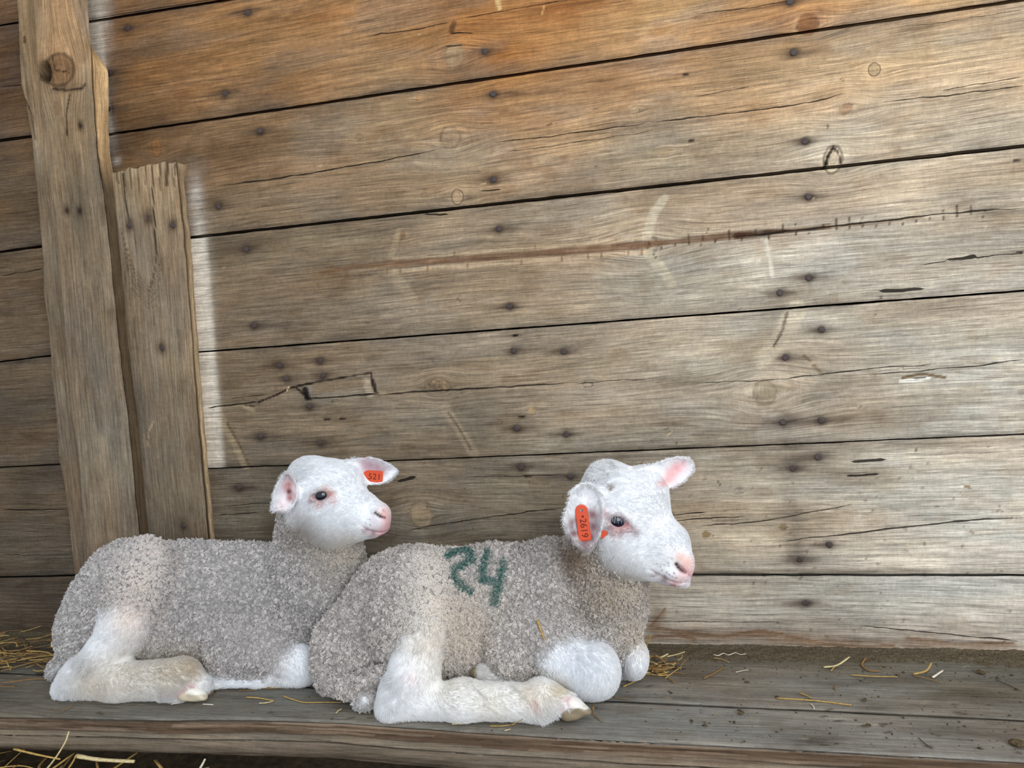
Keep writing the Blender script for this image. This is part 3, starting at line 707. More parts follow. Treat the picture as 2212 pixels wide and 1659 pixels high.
# ground below the platform
gx, gy = np.meshgrid(np.linspace(-3.0, 2.0, 120), np.linspace(-1.6, 0.02, 60), indexing='ij')
gz = -0.21 + 0.03 * (fbm(gx * 6, gy * 6, 3, 4) - .5)
ii = np.arange(120 * 60).reshape(120, 60)
gm = plain('trodden_earth', lin((74, 62, 46)), 0.95, 0.05, 0.45, 60)
g_ = mesh_np('ground', np.stack([gx, gy, gz], -1).reshape(-1, 3), np.stack([ii[:-1, :-1], ii[1:, :-1], ii[1:, 1:], ii[:-1, 1:]], -1).reshape(-1, 4), mat=gm)
g_['kind'] = 'structure'
# ================================================================== LAMBS: bodies grown as one smooth-blended volume each
class Field:
    def __init__(s, lo, hi, h):
        s.lo = np.array(lo, float); s.h = h
        s.n = np.ceil((np.array(hi) - s.lo) / h).astype(int) + 1
        s.d = np.full(s.n, 1.0, np.float32); s.m = np.zeros(s.n, np.float32)
    def win(s, lo, hi):
        a = np.clip(np.floor((lo - s.lo) / s.h).astype(int), 0, s.n - 1); b = np.clip(np.ceil((hi - s.lo) / s.h).astype(int) + 1, 1, s.n)
        ax = [s.lo[i] + s.h * np.arange(a[i], b[i]) for i in range(3)]
        P = np.stack(np.meshgrid(*ax, indexing='ij'), -1)
        return (slice(a[0], b[0]), slice(a[1], b[1]), slice(a[2], b[2])), P
    def put(s, sl, d, k, m, sub=False):
        A = s.d[sl]; M = s.m[sl]; k = max(k, 1e-5)
        if not sub:
            h = np.clip(0.5 + 0.5 * (A - d) / k, 0, 1)
            s.d[sl] = A * (1 - h) + d * h - k * h * (1 - h); s.m[sl] = M * (1 - h) + m * h
        else:
            h = np.clip(0.5 - 0.5 * (A + d) / k, 0, 1)
            s.d[sl] = A * (1 - h) - d * h + k * h * (1 - h)
    def ell(s, c, R, r, k=0.02, m=0.0, sub=False):
        """ellipsoid: centre c, rows of R its unit axes, radii r"""
        r = np.asarray(r, float); ext = np.sqrt(((R * r[:, None]) ** 2).sum(0)) + k + 3 * s.h
        sl, P = s.win(c - ext, c + ext)
        q = (P - c) @ R.T
        k0 = np.sqrt(((q / r) ** 2).sum(-1)); k1 = np.sqrt(((q / r ** 2) ** 2).sum(-1)) + 1e-9
        s.put(sl, (k0 * (k0 - 1) / k1).astype(np.float32), k, m, sub)
    def cap(s, a, ra, b, rb, k=0.015, m=0.0, sub=False):
        e = max(ra, rb) + k + 3 * s.h
        sl, P = s.win(np.minimum(a, b) - e, np.maximum(a, b) + e)
        ab = b - a; t = np.clip(((P - a) @ ab) / (ab @ ab + 1e-12), 0, 1)
        d = np.linalg.norm(P - a - t[..., None] * ab, axis=-1) - (ra + (rb - ra) * t)
        s.put(sl, d.astype(np.float32), k, m, sub)
    def leaf(s, poly, Y, th, cup, k=0.006, m=1.0, tilt=(0, 0)):
        """an ear: a curved sheet with an outline (photo pixels seen at depth Y), edges curling towards the viewer by cup"""
        C3 = onY(np.array([p[0] for p in poly]), np.array([p[1] for p in poly]), Y)
        e = 0.03 + abs(cup)
        sl, P = s.win(C3.min(0) - e, C3.max(0) + e)
        u, v, z = proj(P)
        zc = float(((C3 - CAMP) @ CZ).mean()); mp = zc / F_PX
        n = len(poly); d = np.full(u.shape, 1e9); ins = np.zeros(u.shape, bool)
        for i in range(n):
            x0, y0 = poly[i]; x1, y1 = poly[(i + 1) % n]
            dx, dy = x1 - x0, y1 - y0
            t = np.clip(((u - x0) * dx + (v - y0) * dy) / (dx * dx + dy * dy), 0, 1)
            d = np.minimum(d, np.hypot(u - x0 - t * dx, v - y0 - t * dy))
            c_ = ((y0 > v) != (y1 > v)) & (u < (x1 - x0) * (v - y0) / (y1 - y0 + 1e-9) + x0); ins ^= c_
        d = d * mp; d2 = np.where(ins, -d, d)
        dmax = d[ins].max() if ins.any() else 0.01
        prof = np.clip(d / dmax, 0, 1); prof = np.where(ins, prof, 0)
        cx_, cy_ = np.mean([p[0] for p in poly]), np.mean([p[1] for p in poly])
        mid = zc + cup * np.sqrt(prof) - cup * .6 + tilt[0] * (u - cx_) * mp + tilt[1] * (v - cy_) * mp
        dz = np.abs(z - mid) - th
        dd = np.minimum(np.maximum(d2, dz), 0) + np.hypot(np.maximum(d2, 0), np.maximum(dz, 0)) - 0.0015
        s.put(sl, dd.astype(np.float32), k, m)
    def sample(s, P, arr=None):
        arr = s.d if arr is None else arr
        q = (np.asarray(P) - s.lo) / s.h; i = np.clip(np.floor(q).astype(int), 0, s.n - 2); f = np.clip(q - i, 0, 1)
        o = 0
        for a in (0, 1):
            for b in (0, 1):
                for c in (0, 1):
                    wgt = np.where(a, f[..., 0], 1 - f[..., 0]) * np.where(b, f[..., 1], 1 - f[..., 1]) * np.where(c, f[..., 2], 1 - f[..., 2])
                    o = o + wgt * arr[i[..., 0] + a, i[..., 1] + b, i[..., 2] + c]
        return o
    def surf(s, px, py):
        """first point of the surface on the line of sight through a photo pixel"""
        r = ray(px, py); r = r / np.linalg.norm(r)
        t = np.arange(0.6, 1.5, 0.0008); P = CAMP + r * t[:, None]
        ok = np.all((P > s.lo) & (P < s.lo + (s.n - 1) * s.h), 1)
        d = np.where(ok, s.sample(P), 1.0)
        i = np.argmax(d < 0)
        if d[i] >= 0: i = int(np.argmin(d))
        return P[i]
    def normal(s, P):
        e = s.h; g = []
        for a in range(3):
            o = np.zeros(3); o[a] = e
            g.append(s.sample(P + o) - s.sample(P - o))
        g = np.stack(g, -1); return g / (np.linalg.norm(g, axis=-1, keepdims=True) + 1e-9)
    def floor_cut(s, z0=0.0008):
        z = s.lo[2] + s.h * np.arange(s.n[2]); s.put((slice(None),) * 3, np.broadcast_to((z - z0).astype(np.float32), s.n), 0.004, 0, True)
    def carve(s, other, gap=0.004):
        """press this body flat where the other one lies against it"""
        sl, P = s.win(other.lo, other.lo + (other.n - 1) * other.h)
        s.put(sl, (other.sample(P) - gap).astype(np.float32), 0.006, 0, True)
    def mesh(s, smooth=2):
        d = s.d; n = s.n
        S = d < 0
        cnt = np.zeros(n - 1, np.int8)
        for a in (0, 1):
            for b in (0, 1):
                for c in (0, 1): cnt += S[a:n[0]-1+a, b:n[1]-1+b, c:n[2]-1+c]
        act = np.argwhere((cnt > 0) & (cnt < 8))
        vid = np.full(n - 1, -1, np.int32); vid[tuple(act.T)] = np.arange(len(act))
        acc = np.zeros((len(act), 3)); num = np.zeros(len(act))
        cor = [(a, b, c) for a in (0, 1) for b in (0, 1) for c in (0, 1)]
        for p in cor:
            for ax in range(3):
                if p[ax]: continue
                q = list(p); q[ax] = 1
                da = d[act[:, 0]+p[0], act[:, 1]+p[1], act[:, 2]+p[2]]; db = d[act[:, 0]+q[0], act[:, 1]+q[1], act[:, 2]+q[2]]
                m = (da < 0) != (db < 0)
                t = np.where(m, da / np.where(m, da - db, 1), 0)
                pt = np.array(p, float)[None] + np.zeros((len(act), 3)); pt[:, ax] += t
                acc += pt * m[:, None]; num += m
        V = s.lo + (act + acc / num[:, None]) * s.h
        Q = []
        for ax in range(3):
            o1, o2 = [(1, 2), (2, 0), (0, 1)][ax]
            sl0 = [slice(1, -1)] * 3; sl0[ax] = slice(0, -1); sl1 = list(sl0); sl1[ax] = slice(1, None)
            # edges from grid node to node+1 along ax, with the other coords >= 1
            A = S[tuple(sl0)]; B = S[tuple(sl1)]
            e = np.argwhere(A != B)
            off = np.array([1, 1, 1]); off[ax] = 0
            g = e + off
            sg = A[tuple(e.T)]
            c = []
            for (i, j) in ((0, 0), (-1, 0), (-1, -1), (0, -1)):
                w_ = g.copy(); w_[:, o1] += i; w_[:, o2] += j; c.append(vid[tuple(w_.T)])
            q = np.stack(c, -1); q = np.where(sg[:, None], q, q[:, ::-1]); Q.append(q)
        Q = np.concatenate(Q); Q = Q[(Q >= 0).all(1)]
        E = np.concatenate([Q[:, [0, 1]], Q[:, [1, 2]], Q[:, [2, 3]], Q[:, [3, 0]]])
        nv = len(V)
        deg = np.bincount(E[:, 0], minlength=nv) + np.bincount(E[:, 1], minlength=nv)
        for _ in range(smooth):
            new = np.stack([np.bincount(E[:, 0], V[E[:, 1], i], nv) + np.bincount(E[:, 1], V[E[:, 0], i], nv) for i in range(3)], -1) / deg[:, None]
            V = 0.5 * V + 0.5 * new
        return V, Q

class Beast:
    """primitives are given where the photo shows them (pixel centre + distance from the wall), with real depth radii in metres"""
    def __init__(s, field): s.f = field
    def mp(s, px, py, Y): return float((onY(px, py, Y) - CAMP) @ CZ) / F_PX
    def E(s, px, py, Y, a, b, c, ang=0, k=0.02, m=0.0, yaw=0, sub=False):
        P = onY(px, py, Y); mp = s.mp(px, py, Y); t = math.radians(ang)
        u = CX * math.cos(t) + CD * math.sin(t); v = -CX * math.sin(t) + CD * math.cos(t); z = CZ.copy()
        if yaw:
            y_ = math.radians(yaw); u, z = u * math.cos(y_) - z * math.sin(y_), z * math.cos(y_) + u * math.sin(y_)
        s.f.ell(P, np.stack([u, v, z]), (a * mp, b * mp, c), k, m, sub)
    def C(s, p, q, k=0.015, m=0.0, sub=False):
        (x0, y0, Y0, r0), (x1, y1, Y1, r1) = p, q
        s.f.cap(onY(x0, y0, Y0), r0 * s.mp(x0, y0, Y0), onY(x1, y1, Y1), r1 * s.mp(x1, y1, Y1), k, m, sub)
    def path(s, pts, k=0.012, m=0.0, sub=False):
        for a, b in zip(pts[:-1], pts[1:]): s.C(a, b, k, m, sub)
    def on(s, pts, r, inset=0.0, k=0.003, m=1.0, sub=False):
        """a ridge or a groove drawn on the skin through photo pixels"""
        P = [s.f.surf(*p) for p in pts]
        r = r if isinstance(r, (list, tuple)) else [r] * len(P)
        P = [p + CZ * inset for p in P]
        for i in range(len(P) - 1): s.f.cap(P[i], r[i], P[i + 1], r[i + 1], k, m, sub)

def eye_socket(f, b, ex, ey, Y, ang, a_px, b_px, r, bulge):
    """raised orbit with an almond opening; returns the eyeball centre"""
    P = f.surf(ex, ey); mp = float((P - CAMP) @ CZ) / F_PX
    t = math.radians(ang); u = CX * math.cos(t) + CD * math.sin(t); v = -CX * math.sin(t) + CD * math.cos(t); R = np.stack([u, v, CZ])
    f.ell(P + CZ * 0.007, R, (a_px * 1.75 * mp, b_px * 2.2 * mp, 0.007 + bulge), .010, 1.0)
    f.ell(P + CZ * 0.004 - v * b_px * 1.25 * mp, R, (a_px * 1.35 * mp, b_px * .55 * mp, 0.0045 + bulge), .006, 1.0)
    P2 = f.surf(ex, ey)
    f.ell(P2, R, (a_px * 1.22 * mp, b_px * 1.1 * mp, .0062), .0012, 1.0, True)
    f.cap(P2 + u * a_px * 0.9 * mp + CZ * .001, .0022, P2 + u * a_px * 1.75 * mp + v * b_px * .55 * mp + CZ * .002, .0012, .002, 1.0, True)
    return P2 + CZ * (r + 0.0011)

def lamb_right():
    f = Field((-0.60, -0.33, -0.012), (0.05, 0.0, 0.335), 0.0021); b = Beast(f)
    # torso
    b.E(1085,1320,-.115,210,143,.074,4,.02)
    b.E(890,1318,-.135,146,136,.080,-8,.03)
    b.E(790,1393,-.150,104,100,.070,10,.03)
    b.E(738,1412,-.160,50,70,.048,0,.03)
    b.E(1190,1305,-.120,110,140,.070,0,.02)
    b.E(985,1385,-.125,170,86,.072,0,.03)
    # chest and neck, with the fold behind them
    b.E(1308,1352,-.120,74,84,.056,0,.012); b.C((1325,1310,-.130,70), (1330,1200,-.150,66), .012)
    b.C((1300,1262,-.135,76), (1304,1160,-.150,80), .014)
    # shoulder and upper foreleg (wool)
    b.E(1175,1392,-.178,122,80,.040,14,.010); b.E(1106,1402,-.192,54,64,.034,0,.008)
    # foreleg: white forearm, knee, folded cannon
    b.E(1235,1430,-.196,90,56,.032,18,.014,.75); b.E(1272,1448,-.198,62,58,.034,20,.012,1.0); b.E(1298,1452,-.196,36,50,.030,0,.012,1.0)
    b.path([(1280,1482,-.205,24), (1180,1490,-.205,24), (1090,1462,-.20,26), (1050,1458,-.20,24)], .008, 1.0)
    # far foreleg
    b.E(1350,1408,-.095,44,52,.030,0,.014,.7); b.E(1368,1419,-.132,31,44,.034,0,.006,1.0); b.path([(1362,1440,-.125,22), (1300,1456,-.11,22)], .012, 1.0)
    # hind leg: thigh, shank, hock, cannon
    b.E(888,1318,-.205,92,124,.044,8,.016,.12); b.E(908,1375,-.226,58,86,.034,10,.014,.5)
    b.C((918,1362,-.232,42), (893,1470,-.246,50), .014, .92); b.C((893,1460,-.246,54), (864,1522,-.250,36), .012, 1.0)
    b.E(854,1505,-.248,36,52,.028,0,.012,1.0); b.E(846,1532,-.249,29,25,.025,0,.012,1.0)
    b.path([(860,1520,-.250,36), (1000,1513,-.254,40), (1160,1517,-.252,38)], .014, 1.0)
    b.E(1168,1510,-.250,36,36,.024,0,.012,1.0); b.path([(1172,1500,-.248,31), (1222,1520,-.246,26)], .01, 1.0); b.path([(1150,1530,-.257,24), (1176,1540,-.255,16)], .008, 1.0)
    # far hock and tail
    b.E(793,1506,-.234,30,25,.025,-20,.006,.55); b.path([(800,1500,-.225,26), (850,1480,-.20,32)], .008, .3)
    b.path([(690,1402,-.185,14), (691,1440,-.205,18), (708,1472,-.220,23), (750,1484,-.232,23), (795,1468,-.236,22), (838,1455,-.234,21)], .004, 0.0)
    b.on([(696,1424),(712,1450),(738,1459),(770,1458),(800,1448),(824,1438)], [.0025,.0045,.005,.005,.004,.0025], 0.0, .004, sub=True)
    # head
    b.E(1345,1085,-.165,84,76,.048,22,.02,1.0,yaw=15)
    b.E(1312,1062,-.160,56,54,.044,0,.02,1.0)
    b.E(1395,1068,-.165,46,50,.035,20,.02,1.0)
    b.C((1365,1112,-.170,68), (1438,1178,-.186,49), .02, 1.0)
    b.C((1438,1182,-.187,46), (1462,1218,-.193,34), .015, 1.0)
    b.E(1332,1150,-.172,62,62,.040,20,.02,1.0); b.E(1365,1180,-.175,66,54,.036,25,.02,1.0)
    b.C((1370,1193,-.178,52), (1438,1234,-.19,27), .018, 1.0)
    b.E(1462,1247,-.193,30,17,.020,20,.008,1.0)
    b.E(1474,1226,-.197,22,26,.020,25,.008,1.0); b.E(1472,1208,-.197,22,20,.019,0,.008,1.0)
    b.E(1456,1236,-.205,26,18,.012,15,.008,1.0)
    b.E(1314,1026,-.155,28,20,.022,-10,.015,1.0)
    b.E(1372,1152,-.199,30,14,.010,35,.012,1.0)
    # ears
    f.leaf([(1236,1062),(1250,1048),(1268,1042),(1286,1050),(1299,1070),(1303,1098),(1301,1126),(1295,1154),(1282,1174),(1267,1187),(1253,1180),(1240,1167),(1227,1146),(1219,1122),(1227,1096),(1232,1078)],
           -.222, .0020, .019, .005, 1.0, tilt=(0.25, 0.0))
    b.C((1296,1062,-.205,14), (1318,1058,-.185,22), .010, 1.0)
    f.leaf([(1380,1014),(1412,1006),(1440,993),(1465,989),(1484,991),(1495,1000),(1496,1012),(1490,1024),(1475,1039),(1455,1049),(1434,1055),(1412,1048),(1392,1034)],
           -.145, .0020, .014, .007, 1.0, tilt=(0.15, 0.1))
    b.E(1393,1027,-.148,22,19,.014,0,.012,1.0)
    eye = eye_socket(f, b, 1335, 1128, 0, 12, 21, 11, .0140, .0036)
    # nostril, mouth
    b.on([(1461,1219),(1468,1228),(1476,1235),(1484,1239)], [.0020,.0036,.0030,.0014], 0.0, .002, sub=True)
    b.on([(1404,1228),(1420,1242),(1440,1253),(1466,1261),(1486,1256)], [.0012,.0020,.0024,.0022,.0014], 0.0, .0015, sub=True)
    b.on([(1486,1238),(1490,1250)], [.0012,.0012], 0.0, .001, sub=True)
    return f, eye

def lamb_left():
    f = Field((-1.02, -0.29, -0.012), (-0.40, -0.005, 0.36), 0.0021); b = Beast(f)
    # torso
    b.E(420,1302,-.122,200,132,.068,3,.02)
    b.E(290,1296,-.132,116,130,.068,-12,.03)
    b.E(218,1345,-.140,80,106,.060,10,.03); b.E(184,1375,-.145,44,60,.045,0,.025)
    b.E(560,1312,-.100,160,136,.066,0,.03); b.E(655,1305,-.090,125,116,.058,0,.03)
    b.E(400,1362,-.130,150,82,.064,0,.03); b.E(560,1395,-.115,150,72,.058,6,.03)
    # neck
    b.C((690,1255,-.095,98), (686,1150,-.115,76), .02); b.C((655,1230,-.1,66), (660,1120,-.115,52), .02); b.C((722,1255,-.09,66), (730,1150,-.118,46), .02)
    # shoulder, forearm, knee, cannon
    b.E(540,1403,-.172,92,68,.032,14,.010); b.E(490,1408,-.176,42,54,.028,0,.012)
    b.E(615,1432,-.170,70,46,.026,10,.012,.55); b.E(652,1440,-.170,40,40,.026,0,.012,1.0)
    b.path([(650,1462,-.176,19), (560,1470,-.185,16), (470,1466,-.19,21), (452,1462,-.19,19)], .008, 1.0)
    # hind leg
    b.E(300,1268,-.196,68,112,.034,14,.014,.35); b.E(272,1340,-.208,56,78,.030,22,.012,.7)
    b.C((275,1345,-.214,42), (232,1420,-.222,46), .014, .95); b.C((232,1415,-.222,47), (176,1462,-.226,32), .012, 1.0)
    b.E(146,1488,-.228,27,26,.023,30,.012,1.0); b.E(168,1460,-.226,34,34,.023,0,.012,1.0)
    b.path([(162,1480,-.230,32), (260,1473,-.233,39), (375,1467,-.233,42)], .014, 1.0)
    b.E(395,1464,-.232,38,40,.025,0,.012,1.0); b.path([(400,1462,-.230,34), (434,1480,-.228,22)], .01, 1.0); b.path([(362,1490,-.237,24), (392,1500,-.237,16)], .008, .9)
    # far hock and tail
    b.E(128,1445,-.19,22,20,.021,-30,.008,.45); b.path([(130,1444,-.185,18), (175,1430,-.165,26)], .010, .3)
    b.path([(144,1370,-.165,16), (147,1405,-.188,18), (161,1423,-.198,18), (190,1430,-.2,18)], .005, 0.05)
    # head
    b.E(695,1062,-.130,77,70,.044,18,.02,1.0,yaw=12)
    b.E(670,1042,-.125,45,50,.040,0,.02,1.0); b.E(736,1047,-.128,50,48,.035,20,.02,1.0)
    b.C((715,1088,-.135,64), (775,1108,-.146,46), .02, 1.0)
    b.C((774,1110,-.146,42), (808,1117,-.151,32), .015, 1.0)
    b.E(682,1112,-.135,57,60,.036,20,.02,1.0); b.E(728,1126,-.138,58,46,.032,5,.02,1.0)
    b.C((722,1130,-.140,44), (798,1135,-.150,23), .018, 1.0)
    b.E(814,1142,-.152,28,14,.018,-8,.008,1.0); b.E(824,1120,-.156,20,24,.019,10,.008,1.0); b.E(818,1104,-.155,20,16,.018,20,.008,1.0)
    b.E(808,1128,-.162,24,14,.010,0,.008,1.0)
    b.E(724,1092,-.164,28,14,.009,30,.012,1.0)
    # ears
    f.leaf([(618,1024),(627,1026),(636,1038),(641,1054),(641,1072),(634,1090),(624,1100),(608,1102),(593,1101),(592,1088),(594,1068),(600,1048),(609,1032)], -.180, .0020, .020, .005, 1.0, tilt=(0.3, 0.0))
    b.C((640,1066,-.172,13), (658,1062,-.155,20), .010, 1.0)
    f.leaf([(752,996),(775,992),(800,989),(817,993),(834,1001),(849,1010),(856,1018),(849,1028),(834,1039),(815,1045),(796,1045),(776,1034),(760,1016)], -.105, .0020, .013, .007, 1.0, tilt=(0.15, 0.1))
    b.E(762,1010,-.108,18,16,.012,0,.012,1.0)
    eye = eye_socket(f, b, 692, 1072, 0, -18, 19, 9.5, .0128, .0032)
    b.on([(811,1107),(819,1113),(831,1118)], [.0018,.0032,.0013], 0.0, .002, sub=True)
    b.on([(778,1134),(794,1147),(812,1151),(832,1150),(845,1144)], [.0012,.0020,.0023,.002,.0014], 0.0, .0015, sub=True)
    return f, eye

# ---------------------------------------------------------------- skin, wool and hair
def skin_mat():
    k = NT('lamb_skin'); col = k.attr('col')
    tc = k.n('ShaderNodeTexCoord').outputs['Object']
    n = k.noise(tc, 700, 3, 0.6)
    vm = k.n('ShaderNodeVectorMath', operation='SCALE'); k.l(col, vm.inputs[0]); k.l(k.mapr(n, 0.3, 0.7, 0.86, 1.1), vm.inputs['Scale'])
    k.l(vm.outputs[0], k.b.inputs['Base Color']); k.set(Roughness=0.75); k.b.inputs['Specular IOR Level'].default_value = 0.25
    k.b.inputs['Subsurface Weight'].default_value = 0.12; k.b.inputs['Subsurface Radius'].default_value = (0.006, 0.003, 0.002)
    k.bump(n, 0.25, 0.001)
    return k.m
def hair_mat(name, rough=0.55, spec=0.3, trans=0.25):
    k = NT(name); col = k.attr('col')
    k.l(col, k.b.inputs['Base Color']); k.set(Roughness=rough); k.b.inputs['Specular IOR Level'].default_value = spec
    if trans:
        tr = k.n('ShaderNodeBsdfTranslucent'); k.l(col, tr.inputs['Color'])
        mx = k.n('ShaderNodeMixShader'); mx.inputs[0].default_value = trans
        k.l(k.b.outputs[0], mx.inputs[1]); k.l(tr.outputs[0], mx.inputs[2]); k.l(mx.outputs[0], k.out.inputs[0])
    return k.m
SKIN = skin_mat(); FUR = hair_mat('white_hair'); WOOL = hair_mat('curly_wool', 0.8, 0.1, 0.15)

def curves(name, P, rad, col, mat, parent):
    """P: (n, pts, 3)"""
    n, m = P.shape[:2]
    hc = bpy.data.hair_curves.new(name); hc.add_curves([m] * n)
    hc.attributes['position'].data.foreach_set('vector', P.astype(np.float32).ravel())
    ra = hc.attributes.get('radius') or hc.attributes.new('radius', 'FLOAT', 'POINT')
    ra.data.foreach_set('value', np.ascontiguousarray(np.broadcast_to(rad, (n, m)), np.float32).ravel())
    ca = hc.attributes.new('col', 'FLOAT_COLOR', 'CURVE')
    ca.data.foreach_set('color', np.concatenate([col, np.ones((n, 1))], 1).astype(np.float32).ravel())
    hc.materials.append(mat)
    o = bpy.data.objects.new(name, hc); COL.objects.link(o); setpar(o, parent); o['kind'] = 'stuff'
    return o

def flow_field(px, py, anchors):
    A = np.array(anchors, float); W_ = 1.0 / (((px[:, None] - A[:, 0]) ** 2 + (py[:, None] - A[:, 1]) ** 2) + 60) ** 1.5
    D = A[:, 2:4] / np.linalg.norm(A[:, 2:4], axis=1, keepdims=True)
    v = W_ @ D; return v / (np.linalg.norm(v, axis=1, keepdims=True) + 1e-9)

def dress(root, f, seed, anchors, pinks, bare, woolcol, furcol, marks, tint, nf, nw, longs):
    """body mesh, short hair on face and legs, curled wool on the rest"""
    V, Q = f.mesh(2)
    V = V[:]; keep = np.ones(len(Q), bool)
    white = np.clip(f.sample(V, f.m), 0, 1)
    E_ = np.concatenate([Q[:, [0, 1]], Q[:, [1, 2]], Q[:, [2, 3]], Q[:, [3, 0]]]); nv = len(V)
    deg = np.bincount(E_[:, 0], minlength=nv) + np.bincount(E_[:, 1], minlength=nv) + 1e-6
    low = V[:, 2] < 0.155
    for _ in range(26):       # let the hair run out softly into the wool (less so round the face)
        sm = (np.bincount(E_[:, 0], white[E_[:, 1]], nv) + np.bincount(E_[:, 1], white[E_[:, 0]], nv)) / deg
        white = np.where(low | (_ < 6), 0.5 * white + 0.5 * sm, white)
    N = f.normal(V)
    u, v, z = proj(V)
    wn = fbm(V[:, 0] * 90 + V[:, 1] * 50, V[:, 2] * 90, seed, 3)
    w2 = sstep(0.28, 0.82, white + 0.45 * (wn - 0.5))
    woolc = lin(woolcol)[None] * (0.36 + 0.26 * wn)[:, None]  # base kept dark as painted shade between the curls
    furc = lin(furcol)[None] * np.ones((len(V), 1))
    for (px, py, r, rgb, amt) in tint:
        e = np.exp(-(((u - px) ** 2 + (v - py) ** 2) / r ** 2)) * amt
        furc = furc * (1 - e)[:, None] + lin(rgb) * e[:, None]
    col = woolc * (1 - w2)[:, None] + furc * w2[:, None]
    facing = (-(N @ CZ)) > -0.2
    bareness = np.zeros(len(V))
    for (px, py, r, rgb, amt, br) in pinks:
        e = np.clip(np.exp(-(((u - px) ** 2 + (v - py) ** 2) / r ** 2)) * amt * facing, 0, 1)
        col = col * (1 - e)[:, None] + lin(rgb) * e[:, None]
        bareness = np.maximum(bareness, e * br)
    body = mesh_np('body', V, Q, mat=SKIN, parent=root, attrs={'col': ('FLOAT_COLOR', col)})
    # roots
    rg = np.random.RandomState(seed)
    T = np.concatenate([Q[:, [0, 1, 2]], Q[:, [0, 2, 3]]])
    a, b_, c = V[T[:, 0]], V[T[:, 1]], V[T[:, 2]]
    area_ = np.linalg.norm(np.cross(b_ - a, c - a), axis=1) / 2
    tw = w2[T].mean(1); tb = bareness[T].mean(1)
    def roots(n, wgt):
        p = area_ * wgt; p = p / p.sum(); i = rg.choice(len(T), n, p=p)
        r1 = np.sqrt(rg.rand(n)); r2 = rg.rand(n)
        wa, wb, wc = 1 - r1, r1 * (1 - r2), r1 * r2
        P = a[i] * wa[:, None] + b_[i] * wb[:, None] + c[i] * wc[:, None]
        C_ = col[T[i, 0]] * wa[:, None] + col[T[i, 1]] * wb[:, None] + col[T[i, 2]] * wc[:, None]
        return P, f.normal(P), C_, i
    # --- hair
    lowcut = sstep(0.001, 0.006, V[:, 2])[T].mean(1)
    tb = sstep(0.3, 0.6, tb); head = sstep(0.150, 0.175, V[:, 2])[T].mean(1); away = np.where((N @ CZ)[T].mean(1) > 0.25, 0.35, 1.0)
    P, n_, C_, i = roots(nf, np.clip(tw, 0, 1) * (1 - np.clip(tb, 0, 0.995)) * (0.15 + 0.85 * lowcut) * (1 + 1.2 * head) * away)
    pu, pv, _ = proj(P)
    d2 = flow_field(pu, pv, anchors)
    D = d2[:, :1] * CX + d2[:, 1:] * CD
    D = D - n_ * (D * n_).sum(1)[:, None]; D /= np.linalg.norm(D, axis=1)[:, None] + 1e-6
    # clumps
    ck = np.floor(P / 0.006).astype(np.int64); hv = _h(ck[:, 0] * 7 + ck[:, 1] * 13, ck[:, 2], seed) - 0.5
    B = np.cross(n_, D)
    mess = sum(np.exp(-(((pu - q[0]) ** 2 + (pv - q[1]) ** 2) / q[2] ** 2)) * (2.2 * q[4] if q[4] > .18 else 0) for q in longs)
    ang = hv * (0.55 + 3.5 * mess) + rg.normal(0, 0.22, len(P)) * (1 + mess); D = D * np.cos(ang)[:, None] + B * np.sin(ang)[:, None]
    hd = sstep(0.150, 0.175, P[:, 2]); L = (0.0056 + 0.0025 * rg.rand(len(P))) * (1 - 0.16 * hd)
    lift = 0.16 + 0.10 * rg.rand(len(P)) + 0.12 * np.abs(hv)
    for (px, py, r, mul, up) in longs:
        e = np.exp(-(((pu - px) ** 2 + (pv - py) ** 2) / r ** 2)); L = L * (1 + (mul - 1) * e); lift = lift + up * e
    t = np.linspace(0, 1, 5)
    pts = P[:, None] - n_[:, None] * 0.0008 + (L[:, None] * t)[..., None] * D[:, None] + (L[:, None] * (lift[:, None] * t - 0.22 * lift[:, None] * t * t + 0.10 * t))[..., None] * n_[:, None]
    pts[..., 2] = np.maximum(pts[..., 2], 0.0012)
    hv2 = _h(ck[:, 0] * 5 + ck[:, 2] * 3, ck[:, 1] + ck[:, 0], seed + 4)
    hc = C_ * (rg.uniform(0.88, 1.08, len(P)) * (0.94 + 0.09 * hv2))[:, None]
    curves('hair', pts, 0.00023 * (1 - 0.7 * t ** 1.5), np.clip(hc, 0, .93), FUR, root)
    # --- wool: knots of little springs
    nk = nw // 4
    P, n_, C_, i = roots(nk, (1 - tw) * (0.2 + 0.8 * lowcut) * away)
    P, n_, C_, i = [np.repeat(q, 4, 0) for q in (P, n_, C_, i)]
    pu, pv, _ = proj(P)
    k = len(P); rk = lambda *sh: np.repeat(rg.normal(size=(nk,) + sh), 4, 0)
    down = np.array([0, 0, -1.0]) + n_ * n_[:, 2:3]
    cs = 0.0082; cell = np.floor(P[::4] / cs).astype(np.int64); F1 = np.full(nk, 9.0); F2 = np.full(nk, 9.0); CC = P[::4].copy()
    for a0 in (-1, 0, 1):
        for b0 in (-1, 0, 1):
            for c0 in (-1, 0, 1):
                cc = cell + np.array([a0, b0, c0]); hh = cc[:, 0] * 73 + cc[:, 1] * 179
                pt = (cc + np.stack([_h(hh, cc[:, 2], 5), _h(hh, cc[:, 2], 6), _h(hh, cc[:, 2], 7)], 1)) * cs
                dd = np.linalg.norm(P[::4] - pt, axis=1) / cs; m_ = dd < F1
                F2 = np.where(m_, F1, np.minimum(F2, dd)); CC = np.where(m_[:, None], pt, CC); F1 = np.where(m_, dd, F1)
    nub = np.repeat(sstep(0.02, .42, F2 - F1), 4); out_ = np.repeat((P[::4] - CC) / cs, 4, 0)
